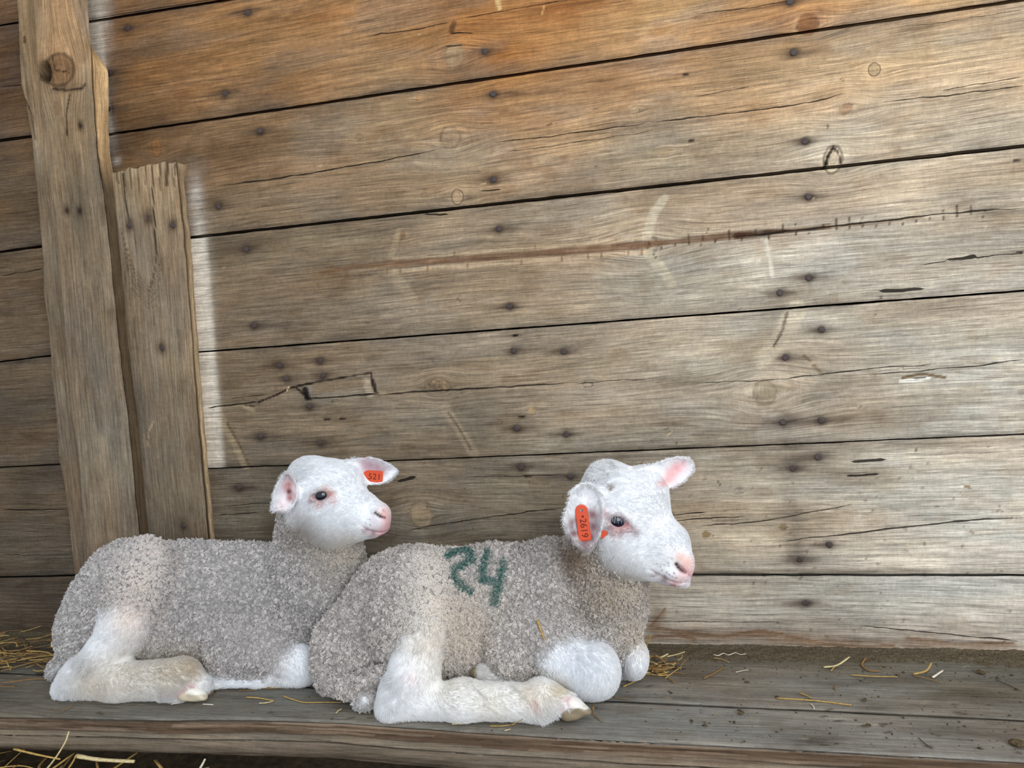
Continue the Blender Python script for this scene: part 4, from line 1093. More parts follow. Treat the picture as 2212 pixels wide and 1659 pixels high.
    ax = n_ + 0.55 * out_ + 0.30 * rk(3) + 0.15 * rg.normal(size=(k, 3)) + 0.35 * down; ax /= np.linalg.norm(ax, axis=1)[:, None]
    t1 = np.cross(ax, rk(3)); t1 /= np.linalg.norm(t1, axis=1)[:, None]; t2 = np.cross(ax, t1)
    P = P + 0.0007 * rg.normal(size=(k, 3))
    m = 10; t = np.linspace(0, 1, m)
    R0 = np.repeat(rg.uniform(0.0013, 0.0023, nk), 4) * rg.uniform(.7, 1.1, k); turns = rg.uniform(0.9, 1.6, k); hgt = np.repeat(rg.uniform(0.0026, 0.0058, nk), 4) * rg.uniform(.85, 1.1, k) * (0.55 + 0.75 * nub)
    ph = np.tile([0, 1.57, 3.14, 4.71], nk) + rg.normal(0, .3, k); sgn = np.repeat(np.where(rg.rand(nk) > .5, 1, -1), 4)
    th = ph[:, None] + (sgn * turns)[:, None] * 2 * math.pi * t
    rr_ = R0[:, None] * (0.55 + 0.45 * np.sin(math.pi * np.minimum(t * 1.15, 1))) * (1 - 0.5 * t ** 2)
    pts = P[:, None] - n_[:, None] * 0.0006 + (hgt[:, None] * (t * (1.25 - .35 * t)))[..., None] * ax[:, None] + (rr_ * np.cos(th))[..., None] * t1[:, None] + (rr_ * np.sin(th))[..., None] * t2[:, None]
    pts[..., 2] = np.maximum(pts[..., 2], 0.0012)
    wc = lin(woolcol)[None] * np.repeat(rg.uniform(0.72, 1.2, nk), 4)[:, None] * rg.uniform(.92, 1.08, k)[:, None]
    patch = fbm(P[:, 0] * 26 + P[:, 1] * 9, P[:, 2] * 26, seed + 3, 3)
    wc = wc * ((0.86 + 0.28 * patch) * (0.72 + 0.36 * nub))[:, None]  # curls darken towards the partings, crevice shade put into their colour
    mixw = np.clip(tw[i] * 1.3, 0, 1)
    wc = wc * (1 - mixw)[:, None] + C_ * mixw[:, None]
    for (px, py, r, rgb, amt) in tint:
        e = np.exp(-(((pu - px) ** 2 + (pv - py) ** 2) / r ** 2)) * amt * 0.8
        wc = wc * (1 - e)[:, None] + lin(rgb) * e[:, None]
    if marks:
        best = np.full(k, 1e9)
        for pl_ in marks:
            for (x0, y0), (x1, y1) in zip(pl_[:-1], pl_[1:]):
                dx, dy = x1 - x0, y1 - y0; tt = np.clip(((pu - x0) * dx + (pv - y0) * dy) / (dx * dx + dy * dy + 1e-9), 0, 1)
                best = np.minimum(best, np.hypot(pu - x0 - tt * dx, pv - y0 - tt * dy))
        front_ = (-(n_ @ CZ)) > 0
        pm = (1 - sstep(6, 13, best + rg.normal(0, 2.2, k))) * front_ * rg.uniform(0.55, 1.0, k)
        wc = wc * (1 - pm)[:, None] + lin((24, 96, 88)) * pm[:, None]
    curves('wool', pts, 0.00060 * (1 - 0.35 * t), np.clip(wc, 0, .9), WOOL, root)
    return V, Q

def ball(name, c, r, mat, parent, R=None, seg=28):
    V = []; Q = []; T = []
    for i in range(1, seg // 2):
        for j in range(seg):
            a = math.pi * i / (seg // 2); p = 2 * math.pi * j / seg
            V.append((math.sin(a) * math.cos(p), math.sin(a) * math.sin(p), math.cos(a)))
    n = len(V); V += [(0, 0, 1), (0, 0, -1)]
    for i in range(seg // 2 - 2):
        for j in range(seg): Q.append((i*seg+j, (i+1)*seg+j, (i+1)*seg+(j+1)%seg, i*seg+(j+1)%seg))
    for j in range(seg):
        T.append((n, j, (j+1)%seg)); o = (seg//2-2)*seg; T.append((n+1, o+(j+1)%seg, o+j))
    V = np.array(V) * np.asarray(r)
    if R is not None: V = V @ R
    return mesh_np(name, V + c, Q, T, mat, parent)

def eye_mat():
    k = NT('dark_eye'); 
    k.b.inputs['Base Color'].default_value = (*lin((26, 30, 44)), 1); k.set(Roughness=0.06); k.b.inputs['Specular IOR Level'].default_value = 0.6
    return k.m
EYE = eye_mat()
ORANGE = plain('orange_plastic', lin((210, 74, 36)), 0.42, 0.4)
INK = plain('tag_ink', lin((96, 44, 26)), 0.7, 0.2)
HOOF = (lambda k: k)(NT('horn'))
_tc = HOOF.attr('col'); HOOF.l(_tc, HOOF.b.inputs['Base Color']); HOOF.set(Roughness=0.35); HOOF.b.inputs['Specular IOR Level'].default_value = 0.45
HOOF = HOOF.m

def hoof(parent, prims, seed=0, dark=(138, 124, 88), lt=(234, 226, 208), pink=(222, 176, 176), xr=(0, 1)):
    pts = np.array([onY(p[0], p[1], p[2]) for p in prims])
    f = Field(pts.min(0) - .035, pts.max(0) + .035, .0016); b = Beast(f)
    for p in prims: b.E(*p[:7], k=.006, m=0)
    V, Q = f.mesh(2); V[:, 2] = np.maximum(V[:, 2], 0.0006)
    u, v, _ = proj(V)
    tx = (u - u.min()) / (u.max() - u.min()); ty = (v - v.min()) / (v.max() - v.min())
    if xr[1] < xr[0]: tx = 1 - tx
    n = fbm(u * .08, v * .25, seed, 3)
    c = lin(lt) * np.ones((len(V), 1))
    e = (1 - sstep(.12, .42, tx + .25 * (n - .5) + .25 * (ty - .3)))[:, None]; c = c * (1 - e) + lin(pink) * e
    e = sstep(.42, .58, ty + .3 * (n - .5))[:, None] * .9; c = c * (1 - e) + lin(dark) * e
    return mesh_np('hoof', V, Q, mat=HOOF, parent=parent, attrs={'col': ('FLOAT_COLOR', c)})

def ear_tag(parent, f, ctr, wpx, hpx, ang, text, txt_sz, thick=.0016, hole=True, lift=.004, tilt=0.0, depthpt=None):
    P0 = (f.surf(*ctr) if depthpt is None else depthpt); mp = float((P0 - CAMP) @ CZ) / F_PX
    t = math.radians(ang); u = CX * math.cos(t) + CD * math.sin(t); v = -CX * math.sin(t) + CD * math.cos(t); z = CZ
    u2 = u * math.cos(tilt) + z * math.sin(tilt); z = np.cross(u2, v); u = u2
    O = P0 - CZ * lift
    w_, h_ = wpx * mp / 2, hpx * mp / 2
    # outline: rounded top, squarer bottom
    out = []
    for i in range(13): a = math.pi + math.pi * i / 12; out.append((w_ * math.cos(a), -h_ + w_ + w_ * math.sin(a)))
    r = w_ * .28
    for cx_, sg in ((w_ - r, 0), (-w_ + r, 1)):
        for i in range(5): a = math.pi / 2 * i / 4 + sg * math.pi / 2; out.append((cx_ + r * math.cos(a), h_ - r + r * math.sin(a)))
    n = len(out); hc = (0, -h_ + w_ * .95); hr = w_ * .27 if hole else 0
    ring = [(hc[0] + hr * math.cos(math.atan2(y - hc[1], x - hc[0])), hc[1] + hr * math.sin(math.atan2(y - hc[1], x - hc[0]))) for x, y in out] if hole else None
    V = []; Q = []; T = []
    def add(lst, dz, sc=1.0): 
        s_ = len(V)
        for x, y in lst: V.append(O + u * x * sc + v * y * sc + z * dz)
        return s_
    fb = add(out, -thick / 2 * .6); f0 = add(out, -thick / 2, .94); b0 = add(out, thick / 2)
    J = [(i, (i + 1) % n) for i in range(n)]
    for i, j in J: Q += [(fb + i, fb + j, f0 + j, f0 + i), (fb + j, fb + i, b0 + i, b0 + j)]
    if hole:
        f1 = add(ring, -thick / 2); b1 = add(ring, thick / 2)
        for i, j in J: Q += [(f0 + i, f0 + j, f1 + j, f1 + i), (b0 + j, b0 + i, b1 + i, b1 + j), (f1 + i, f1 + j, b1 + j, b1 + i)]
    else:
        for fa, fl in ((f0, 1), (b0, 0)):
            V.append(np.mean(V[fa:fa + n], axis=0)); c_ = len(V) - 1
            for i, j in J: T.append((c_, fa + i, fa + j) if fl else (c_, fa + j, fa + i))
    o = mesh_np('ear_tag', V, Q, T, ORANGE, parent, smooth=False)
    if text:
        cu = bpy.data.curves.new('digits', 'FONT'); cu.body = text; cu.size = txt_sz * mp; cu.align_x = 'CENTER'; cu.align_y = 'CENTER'; cu.extrude = .0001; cu.space_character = 1.05
        tmp = bpy.data.objects.new('digits_text', cu); COL.objects.link(tmp)
        me = bpy.data.meshes.new_from_object(tmp.evaluated_get(bpy.context.evaluated_depsgraph_get()))
        bpy.data.objects.remove(tmp); bpy.data.curves.remove(cu); me.materials.clear(); me.materials.append(INK)
        to = bpy.data.objects.new('digits', me); COL.objects.link(to)
        # text runs down the tag: its x axis = +v, its up axis = +u
        M = np.eye(4); M[:3, 0] = v; M[:3, 1] = u; M[:3, 2] = np.cross(v, u)
        M[:3, 3] = O - z * (thick / 2 + .0002) + v * h_ * .20
        to.matrix_world = Matrix(M.tolist()); to.parent = o; to.matrix_parent_inverse = Matrix.Identity(4)
    return o, O, u, v, z

def lamb_root(name, x, y, label):
    o = bpy.data.objects.new('lamb', None); COL.objects.link(o); o.location = (x, y, 0)
    return tag(o, label, 'lamb', None)

# ---------------------------------------------------------------- right lamb
fB, eyeB = lamb_right(); fB.floor_cut()
LB = lamb_root('lamb', -0.30, -0.15, 'woolly white lamb with a green 24 marked on its flank, lying in front')
anB = [(1495,1215,-1,-.4),(1470,1190,-.7,-.75),(1440,1130,-.5,-.85),(1420,1060,-.6,-.6),(1380,1030,-.9,-.2),(1330,1010,-.9,.3),(1300,1020,-.8,.5),(1400,1160,-1,.05),(1360,1180,-.8,.6),(1320,1180,-.4,1),
       (1380,1110,-1,.1),(1340,1090,-1,.0),(1320,1150,-.6,.8),(1420,1230,-.9,.3),(1450,1255,-.9,.2),(1380,1230,-.5,.9),(1345,1235,-.3,1),
       (1250,1060,-.3,1),(1225,1120,-.5,.9),(1265,1175,.1,1),(1300,1120,.1,1),(1440,1000,1,-.3),(1490,1005,1,-.2),(1460,1045,.8,.5),(1430,1035,.9,-.3),
       (930,1330,-.1,1),(910,1420,-.3,1),(870,1480,-.5,.9),(840,1530,-.2,.9),(900,1520,.6,.5),(1000,1520,1,.15),(1100,1520,1,.2),(1160,1535,.6,.8),(1210,1500,.8,.5),
       (1220,1420,.6,.7),(1290,1420,.7,.8),(1320,1470,0,1),(1270,1490,-.5,.9),(1150,1470,-.9,.3),(1060,1455,-.8,.5),(1370,1410,.4,1),(1390,1440,0,1),(793,1500,-.5,.7)]
PK = (232, 176, 172)
pkB = [(1324,1051,7,(140,118,96),.9,.5),(1335,1128,13,(120,84,86),.9,1),(1320,1126,9,(150,110,110),.8,1),(1350,1132,9,(150,104,104),.9,1),(1486,1216,13,(232,188,176),1.0,1.0),(1478,1232,14,(226,172,170),1.0,1.0),(1490,1238,11,(230,178,178),1.0,1.0),(1470,1205,13,(226,180,160),.8,.9),(1461,1219,4,(52,24,24),1.4,1),(1465,1225,4,(56,24,24),1.4,1),(1470,1230,4,(60,26,26),1.4,1),(1475,1234,3.5,(70,30,30),1.4,1),(1480,1237,3,(90,44,44),1.2,1),
       (1458,1262,12,(196,140,142),.9,.8),(1436,1252,10,(150,120,124),.9,.7),(1418,1240,7,(160,140,144),.8,.5),(1470,1252,14,(232,200,200),.7,.6),
       (1335,1139,16,(214,150,146),.8,.8),(1356,1134,10,(190,130,128),.9,.8),(1366,1142,7,(150,104,104),.9,.7),(1378,1150,9,(168,134,136),.7,.5),(1320,1118,14,(214,196,196),.5,.4),(1335,1126,15,(120,84,86),.8,1),(1308,1106,10,(214,180,180),.6,.4),
       (1280,1112,15,(140,104,108),1,.8),(1282,1138,15,(130,94,100),1,.8),(1276,1160,15,(134,98,104),1,.8),(1240,1152,13,(126,92,98),1,.8),(1236,1126,12,(146,114,120),.9,.6),(1262,1172,13,(136,102,108),.9,.6),
       (1463,1012,14,(238,178,180),.95,.9),(1452,1024,13,(238,180,180),.95,.9),(1442,1036,12,(236,178,176),.95,.9),(1432,1046,9,(238,186,184),.9,.8),(1475,1004,9,(240,196,198),.8,.8),
       (1222,1512,8,(232,192,196),.8,.6),(1212,1530,7,(232,188,192),.8,.5),(1152,1515,7,(218,178,168),.6,.3),(1156,1530,6,(218,178,172),.6,.3),(890,1462,14,(240,218,218),.5,.1)]
for (x_, y_) in [(1443,1216),(1452,1206),(1435,1220),(1444,1222),(1430,1232),(1440,1236),(1446,1241),(1452,1246),(1426,1224),(1461,1248),(1436,1244),(1420,1218),(1456,1238)]: pkB.append((x_, y_, 2.0, (104, 92, 102), .9, .5))
for (x_, y_) in [(1346,1111),(1352,1117),(1341,1108),(1332,1150),(1342,1151),(1350,1150)]: pkB.append((x_, y_, 2.2, (120, 86, 90), .9, .8))
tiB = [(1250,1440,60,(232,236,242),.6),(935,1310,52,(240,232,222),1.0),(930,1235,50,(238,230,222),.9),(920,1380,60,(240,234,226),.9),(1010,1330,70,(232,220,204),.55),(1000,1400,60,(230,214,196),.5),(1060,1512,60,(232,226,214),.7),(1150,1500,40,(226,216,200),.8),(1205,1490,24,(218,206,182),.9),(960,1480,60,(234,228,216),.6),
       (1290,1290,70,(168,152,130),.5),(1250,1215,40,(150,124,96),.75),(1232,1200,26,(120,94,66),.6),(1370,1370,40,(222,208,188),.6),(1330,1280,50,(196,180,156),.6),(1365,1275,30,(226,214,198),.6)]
mkB = [[(969,1201),(984,1192),(1002,1190),(1017,1198),(1020,1210),(1004,1220),(984,1230),(977,1244),(988,1258),(1000,1266),(1016,1276)],
       [(1051,1197),(1047,1218),(1041,1240),(1044,1252),(1060,1256),(1078,1256)],[(1086,1216),(1083,1240),(1078,1262),(1070,1285),(1066,1304)]]
lgB = [(1475,1225,34,.35,-.05),(1440,1240,26,.5,0),(1340,1130,24,.55,0),(1262,1125,26,.7,0),(1455,1025,24,.6,0),(1315,1012,26,1.9,.22),(1292,1024,16,1.9,.25),(1240,1050,18,1.1,.1),(1262,1185,20,1.15,.05),(1220,1130,16,1.1,.05),(1495,1000,16,.7,0),(1440,995,20,.75,0),(1480,1040,18,.75,0),(1290,1060,18,.8,0),(1184,1526,18,2.6,.1),(1160,1545,14,2.0,.1),(843,1520,24,1.8,.3),(850,1470,20,1.8,.3),(1270,1440,60,1.35,.05),(1060,1450,16,2.0,.2),(1330,1200,40,1.5,.1)]
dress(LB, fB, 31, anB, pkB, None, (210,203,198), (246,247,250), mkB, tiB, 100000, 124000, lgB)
ball('eye', eyeB, .0140, EYE, LB)
hoof(LB, [(1222,1536,-.251,17,20,.012,0),(1240,1522,-.249,26,17,.012,30),(1262,1534,-.248,17,9,.009,18),(1240,1543,-.250,20,11,.011,-10)], 3, dark=(124,106,74), lt=(236,230,222), pink=(222,180,176))
hoof(LB, [(1032,1458,-.200,16,18,.012,0),(1044,1456,-.2,14,20,.012,0)], 5, dark=(96,84,58), lt=(150,132,96), pink=(190,170,150), xr=(1, 0))
ear_tag(LB, fB, (1258,1126), 27, 78, -7, '\u20222619', 20, lift=.0095)
ear_tag(LB, fB, (1304,1147), 20, 27, 48, '', 10, hole=False, lift=0, depthpt=onY(1304, 1148, -.2170))
# lashes
lash = []; rl_ = np.random.RandomState(4)
for i_ in range(11):
    s_ = (i_ + rl_.uniform(-.3, .3)) / 10; P = fB.surf(1319 + 30 * s_, 1115 + 10 * abs(s_ - .4)); t_ = np.linspace(0, 1, 5)
    d_ = CD * rl_.uniform(.6, 1.0) + CX * (.5 * (s_ - .6) + rl_.uniform(-.15, .15)) - CZ * .5
    lash.append(P - CZ * .0005 + (t_ * rl_.uniform(.006, .0095))[:, None] * d_ - (t_ ** 2 * .002)[:, None] * CZ)
curves('eyelashes', np.array(lash), .00022 * (1 - .7 * np.linspace(0, 1, 5)), np.tile(lin((226, 228, 232)), (11, 1)), FUR, LB)

# ---------------------------------------------------------------- left lamb
fA, eyeA = lamb_left(); fA.floor_cut(); fA.carve(fB)
LA = lamb_root('lamb', -0.72, -0.13, 'white lamb without a flank number, resting on the platform behind the numbered lamb')
anA = [(845,1125,-1,-.4),(825,1095,-.7,-.75),(800,1065,-.5,-.8),(760,1030,-.7,-.5),(720,995,-1,-.1),(680,985,-.9,.3),(650,1005,-.6,.8),(750,1080,-1,.05),(700,1100,-.8,.6),(660,1130,-.5,1),(720,1050,-1,-.1),
       (690,1050,-1,0),(660,1080,-.6,.8),(780,1130,-.9,.3),(820,1150,-.9,.1),(740,1150,-.5,.9),(700,1150,-.4,1),(600,1060,-.6,.8),(595,1100,-.9,.5),(636,1090,-.2,1),(622,1030,-.3,-1),
       (800,992,1,0),(845,1010,1,.2),(830,1040,.9,.5),(790,1035,1,.2),(330,1240,-.2,1),(290,1340,-.4,1),(240,1410,-.7,.8),(180,1450,-.8,.7),(140,1490,-.5,.9),(200,1490,.7,.4),(300,1480,1,.1),(380,1460,1,.2),(380,1490,-.9,.3),(430,1470,.7,.6),
       (620,1430,.6,.7),(660,1440,.1,1),(560,1472,-1,.2),(470,1465,-1,-.3),(125,1445,-.8,.6)]
pkA = [(692,1072,12,(110,78,80),.9,1),(680,1074,8,(150,110,108),.8,1),(705,1069,8,(160,110,106),.9,1),(830,1107,11,(230,184,174),1.0,1.0),(836,1120,13,(230,180,180),1.0,1.0),(838,1134,11,(232,184,186),1.0,1.0),(811,1108,3.5,(70,34,34),1.4,1),(816,1112,3.5,(60,28,28),1.4,1),(821,1115,3.5,(60,28,28),1.4,1),(826,1117,3,(80,40,40),1.3,1),(831,1118,3,(110,56,56),1.1,1),
       (826,1150,14,(220,160,166),.9,.9),(806,1151,9,(150,104,110),.9,.8),(792,1145,8,(160,124,130),.8,.6),(808,1128,12,(216,200,212),.6,.5),(840,1144,10,(230,176,180),.9,.9),
       (692,1084,11,(222,178,172),.7,.6),(708,1068,8,(206,140,136),.8,.7),(716,1067,5,(190,120,118),.8,.7),(720,1066,8,(220,176,166),.7,.6),(704,1058,10,(232,200,186),.6,.4),(676,1076,8,(180,140,134),.6,.6),(692,1071,14,(110,78,80),.8,1),(724,1082,9,(216,176,170),.6,.5),
       (624,1046,9,(176,112,112),1.0,1),(624,1060,9,(150,88,90),1.0,1),(626,1076,9,(172,108,108),1.0,1),(616,1052,9,(196,140,140),.7,.9),(634,1068,8,(196,146,144),.7,.9),(625,1062,5,(84,40,44),.9,1),(625,1036,10,(216,180,182),.7,.8),(610,1092,14,(236,212,212),.6,.5),(636,1052,8,(232,206,204),.6,.7),(605,1060,9,(232,222,230),.6,.5),
       (786,998,12,(214,180,190),.8,.8),(800,1006,13,(168,134,144),.9,.9),(815,1010,12,(172,138,148),.9,.9),(828,1016,9,(190,160,168),.8,.8),(790,1012,10,(196,160,168),.8,.8),(806,1022,14,(222,196,208),.6,.7),
       (412,1483,9,(230,190,192),.8,.6),(396,1494,8,(226,180,184),.8,.7)]
for (x_, y_) in [(794,1083),(799,1080),(724,1096),(828,1102),(806,1110),(798,1122),(790,1130),(800,1134),(652,1050)]: pkA.append((x_, y_, 1.8, (110, 100, 110), .8, .4))
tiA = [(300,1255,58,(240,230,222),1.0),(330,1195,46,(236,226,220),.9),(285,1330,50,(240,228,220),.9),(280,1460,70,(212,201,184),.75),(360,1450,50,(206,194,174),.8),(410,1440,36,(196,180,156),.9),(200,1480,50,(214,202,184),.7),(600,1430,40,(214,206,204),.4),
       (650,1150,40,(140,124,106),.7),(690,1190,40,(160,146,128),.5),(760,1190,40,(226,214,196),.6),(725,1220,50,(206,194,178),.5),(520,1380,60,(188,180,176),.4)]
lgA = [(828,1125,30,.35,-.05),(800,1140,20,.55,0),(694,1072,22,.55,0),(624,1060,20,.5,0),(805,1015,24,.6,0),(655,1005,24,1.7,.2),(640,1030,12,1.5,.2),(594,1102,12,1.25,.1),(850,1016,16,.75,0),(800,990,20,.75,0),(820,1046,18,.75,0),(600,1040,16,.8,0),(640,1050,14,.7,0),(375,1482,22,2.4,.1),(145,1480,26,1.8,.3),(180,1430,20,1.9,.4),(690,1150,40,1.5,.1),(480,1455,20,1.6,.1)]
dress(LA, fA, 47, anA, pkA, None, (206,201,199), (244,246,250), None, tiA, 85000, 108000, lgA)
ball('eye', eyeA, .0128, EYE, LA)
hoof(LA, [(397,1500,-.245,13,14,.011,0),(422,1496,-.243,22,11,.010,14),(439,1506,-.242,10,6,.008,15),(418,1507,-.243,20,7,.009,2)], 7, dark=(200,186,160), lt=(244,240,230), pink=(214,166,166))
hoof(LA, [(453,1490,-.212,7,14,.008,10),(452,1496,-.212,7,9,.008,0)], 9, dark=(120,96,72), lt=(240,234,222), pink=(216,190,170))
ear_tag(LA, fA, (806,1029), 27, 44, -86, '521', 18, hole=False, lift=.004)
# ================================================================== STRAW, HAY AND DIRT
STRAW = []
for nm_, c_ in (('straw_gold', (180, 148, 84)), ('straw_pale', (204, 186, 140)), ('straw_brown', (140, 106, 62)), ('straw_white', (226, 216, 196)), ('straw_dark', (58, 46, 34))):
    STRAW.append(plain(nm_, lin(c_), 0.55, 0.3, 0.25, 260))
def strip(pts, w, th=0.0009, split=False):
    """a flattened stalk along 3-D points: 6-sided section, a little bent, tapering"""
    P = np.array(pts, float)
    n = max(5, len(P) * 3); s_ = np.linspace(0, len(P) - 1, n); i = np.minimum(s_.astype(int), len(P) - 2); f = (s_ - i)[:, None]
    Pm = np.concatenate([[2 * P[0] - P[1]], P, [2 * P[-1] - P[-2]]])
    a, b, c, d = Pm[i], Pm[i + 1], Pm[i + 2], Pm[i + 3]
    C = 0.5 * (2 * b + (c - a) * f + (2 * a - 5 * b + 4 * c - d) * f ** 2 + (3 * b - a - 3 * c + d) * f ** 3)
    T = np.gradient(C, axis=0); T /= np.linalg.norm(T, axis=1)[:, None] + 1e-9
    up = np.array([0, 0, 1.0]); S = np.cross(T, up); ln = np.linalg.norm(S, axis=1)[:, None]
    S = np.where(ln > .15, S / (ln + 1e-9), CX); U = np.cross(S, T)
    V = []; Q = []
    for k_ in range(n):
        q = k_ / (n - 1); ww = w / 2 * (1 - .25 * q) * (.92 + .12 * math.sin(k_ * 2.1)); hh = th * (1 - .3 * q)
        for a_ in range(6):
            t = a_ * math.pi / 3; V.append(C[k_] + S[k_] * ww * math.cos(t) + U[k_] * hh * math.sin(t))
        if k_:
            o = (k_ - 1) * 6
            for a_ in range(6): Q.append((o + a_, o + (a_ + 1) % 6, o + 6 + (a_ + 1) % 6, o + 6 + a_))
    T_ = [(0, 2, 1), (0, 3, 2), (0, 4, 3), (0, 5, 4)]; e = (n - 1) * 6; T_ += [(e, e + 1, e + 2), (e, e + 2, e + 3), (e, e + 3, e + 4), (e, e + 4, e + 5)]
    return V, Q, T_
def stalk(name, px, w, mat, label, z=0.0022, group='loose straw on the platform', zs=None, cat='straw'):
    P = [onZ(x, y, z if zs is None else zs[i]) for i, (x, y) in enumerate(px)]
    c = np.mean(P, axis=0); mp = float((c - CAMP) @ CZ) / F_PX
    V, Q, T = strip(np.array(P) - c, w * mp * .72, max(.0005, w * mp * .2))
    o = mesh_np(name, V, Q, T, STRAW[mat]); o.location = tuple(c)
    return tag(o, label, cat, group)
G, PL, BR, WH, DK = range(5)
stalk('straw_stalk', [(1678,1508),(1755,1513),(1840,1523)], 8, G, 'long golden straw lying flat in the middle of the bare right platform')
stalk('straw_stalk', [(1779,1441),(1808,1437),(1835,1419)], 9, PL, 'bright forked straw near the wall, its tip pointing up right', zs=[.002,.004,.012])
stalk('straw_stalk', [(1795,1449),(1803,1440),(1815,1432)], 5, G, 'short straw crossing under the bright forked straw', z=.0018)
stalk('straw_stalk', [(1838,1458),(1890,1461),(1939,1462)], 6, G, 'thin straight straw level with the curled straw near the wall')
stalk('straw_stalk', [(1870,1421),(1862,1436),(1876,1448),(1902,1450)], 8, BR, 'curled olive straw hooked like a J near the wall')
stalk('straw_stalk', [(1973,1456),(2000,1449),(2012,1432)], 9, G, 'broad bent golden straw beside the white wood chip', zs=[.003,.005,.014])
stalk('wood_chip', [(2015,1463),(2037,1448)], 9, WH, 'small white chip right of the broad bent straw', cat='chip', group=None)
stalk('straw_stalk', [(1971,1458),(2000,1465),(2035,1474)], 4, BR, 'thin brown stem running under the broad bent straw')
stalk('straw_stalk', [(1520,1465),(1540,1456),(1564,1442)], 7, BR, 'dull brown straw slanting up between the wall and the right lamb')
stalk('straw_stalk', [(1541,1414),(1552,1416),(1563,1411),(1574,1415),(1588,1410),(1600,1414),(1612,1412)], 4, WH, 'wavy pale strand lying along the foot of the wall')
stalk('straw_stalk', [(1541,1421),(1560,1424),(1575,1430)], 4, G, 'short yellow straw just below the wavy pale strand')
stalk('straw_stalk', [(1589,1452),(1603,1449),(1616,1447)], 3, WH, 'tiny pale strand on the dirt right of the slanting brown straw')
stalk('straw_stalk', [(1728,1497),(1742,1502),(1753,1508)], 6, G, 'short straw touching the long golden straw from behind')
stalk('straw_stalk', [(1751,1520),(1757,1525),(1759,1532)], 4, WH, 'tiny white hooked strand in front of the long golden straw')
stalk('straw_stalk', [(1803,1481),(1805,1491)], 6, BR, 'stubby upright-looking brown straw behind the long golden straw')
stalk('twig', [(1984,1594),(1998,1606),(2014,1617)], 4, DK, 'dark little twig near the front edge at the right', cat='twig', group=None)
stalk('twig', [(2150,1468),(2175,1478),(2205,1493)], 3, DK, 'thin dark twig in the dirt by the far right edge', cat='twig', group=None)
stalk('straw_stalk', [(1280,1524),(1284,1544),(1301,1558)], 6, BR, 'bent brown straw just right of the hoof tip', zs=[.008,.003,.002])
stalk('straw_stalk', [(1326,1506),(1345,1509),(1362,1510)], 4, BR, 'small brown straw in front of the white knee')
stalk('straw_stalk', [(1346,1483),(1366,1474),(1390,1464)], 7, G, 'golden straw poking left out of the little straw heap')
stalk('straw_stalk', [(1397,1396),(1401,1384),(1406,1373)], 6, G, 'straw leaning upright against the wall behind the lamb chest', zs=[.040,.052,.062])
stalk('straw_stalk', [(1424,1421),(1434,1417),(1443,1412)], 9, PL, 'pale stub on top of the little straw heap', zs=[.008,.010,.012])
stalk('straw_stalk', [(1399,1417),(1410,1418),(1421,1420)], 8, G, 'flat golden stub at the back of the little straw heap', z=.006)
stalk('straw_stalk', [(1389,1453),(1400,1453),(1411,1455)], 8, PL, 'light stub in the middle of the little straw heap', z=.008)
stalk('straw_stalk', [(1432,1457),(1446,1466),(1457,1475)], 6, BR, 'brown straw dropping forward from the little straw heap')
stalk('straw_stalk', [(1455,1453),(1466,1454),(1478,1456)], 5, BR, 'brown straw at the right end of the little straw heap')
stalk('straw_stalk', [(532,1506),(560,1508),(592,1514)], 7, G, 'golden straw in front of the left lamb chest')
stalk('straw_stalk', [(560,1519),(575,1518),(590,1515)], 6, PL, 'short pale straw nearest the front, below the left lamb')
stalk('straw_stalk', [(611,1503),(630,1510),(656,1517),(695,1517),(738,1517)], 6, G, 'long bent straw running towards the right lamb tail')
stalk('straw_stalk', [(726,1540),(731,1535),(738,1531)], 6, PL, 'small curl of straw in front of the right lamb tail')
stalk('straw_stalk', [(515,1491),(552,1491)], 4, BR, 'faint brown straw tucked by the left lamb foreleg')
stalk('straw_stalk', [(562,1486),(595,1486),(632,1482)], 5, G, 'thin straw under the left lamb folded knee')
stalk('straw_stalk', [(438,1521),(461,1522)], 5, WH, 'white splinter below the left lamb hoof')
stalk('straw_stalk', [(369,1521),(390,1518)], 5, WH, 'white splinter left of the left lamb hoof')
stalk('straw_stalk', [(132,1537),(160,1523)], 4, BR, 'pale brown straw below the left lamb hock')
stalk('straw_stalk', [(976,1564),(1000,1563),(1025,1560)], 6, PL, 'straw lying along the right lamb shank at the front edge')
stalk('straw_stalk', [(1058,1568),(1085,1568),(1110,1565)], 6, G, 'golden straw below the right lamb fetlock')
stalk('straw_stalk', [(1102,1567),(1128,1554),(1130,1540),(1126,1526)], 4, G, 'straw bent up over the right lamb fetlock', zs=[.003,.012,.022,.030])
stalk('straw_stalk', [(1090,1578),(1103,1575)], 6, PL, 'short crumb of straw below the right lamb fetlock')
# straw clinging to the fleece of the right lamb
P_ = [fB.surf(x, y) - CZ * .0058 for x, y in [(1161,1337),(1166,1352),(1175,1377)]]
c_ = np.mean(P_, axis=0); V_, Q_, T_ = strip(np.array(P_) - c_, .0042, .0012); o_ = mesh_np('straw_stalk', V_, Q_, T_, STRAW[G]); o_.location = tuple(c_)
tag(o_, 'yellow straw stuck in the fleece on the right lamb shoulder', 'straw', 'loose straw on the platform')

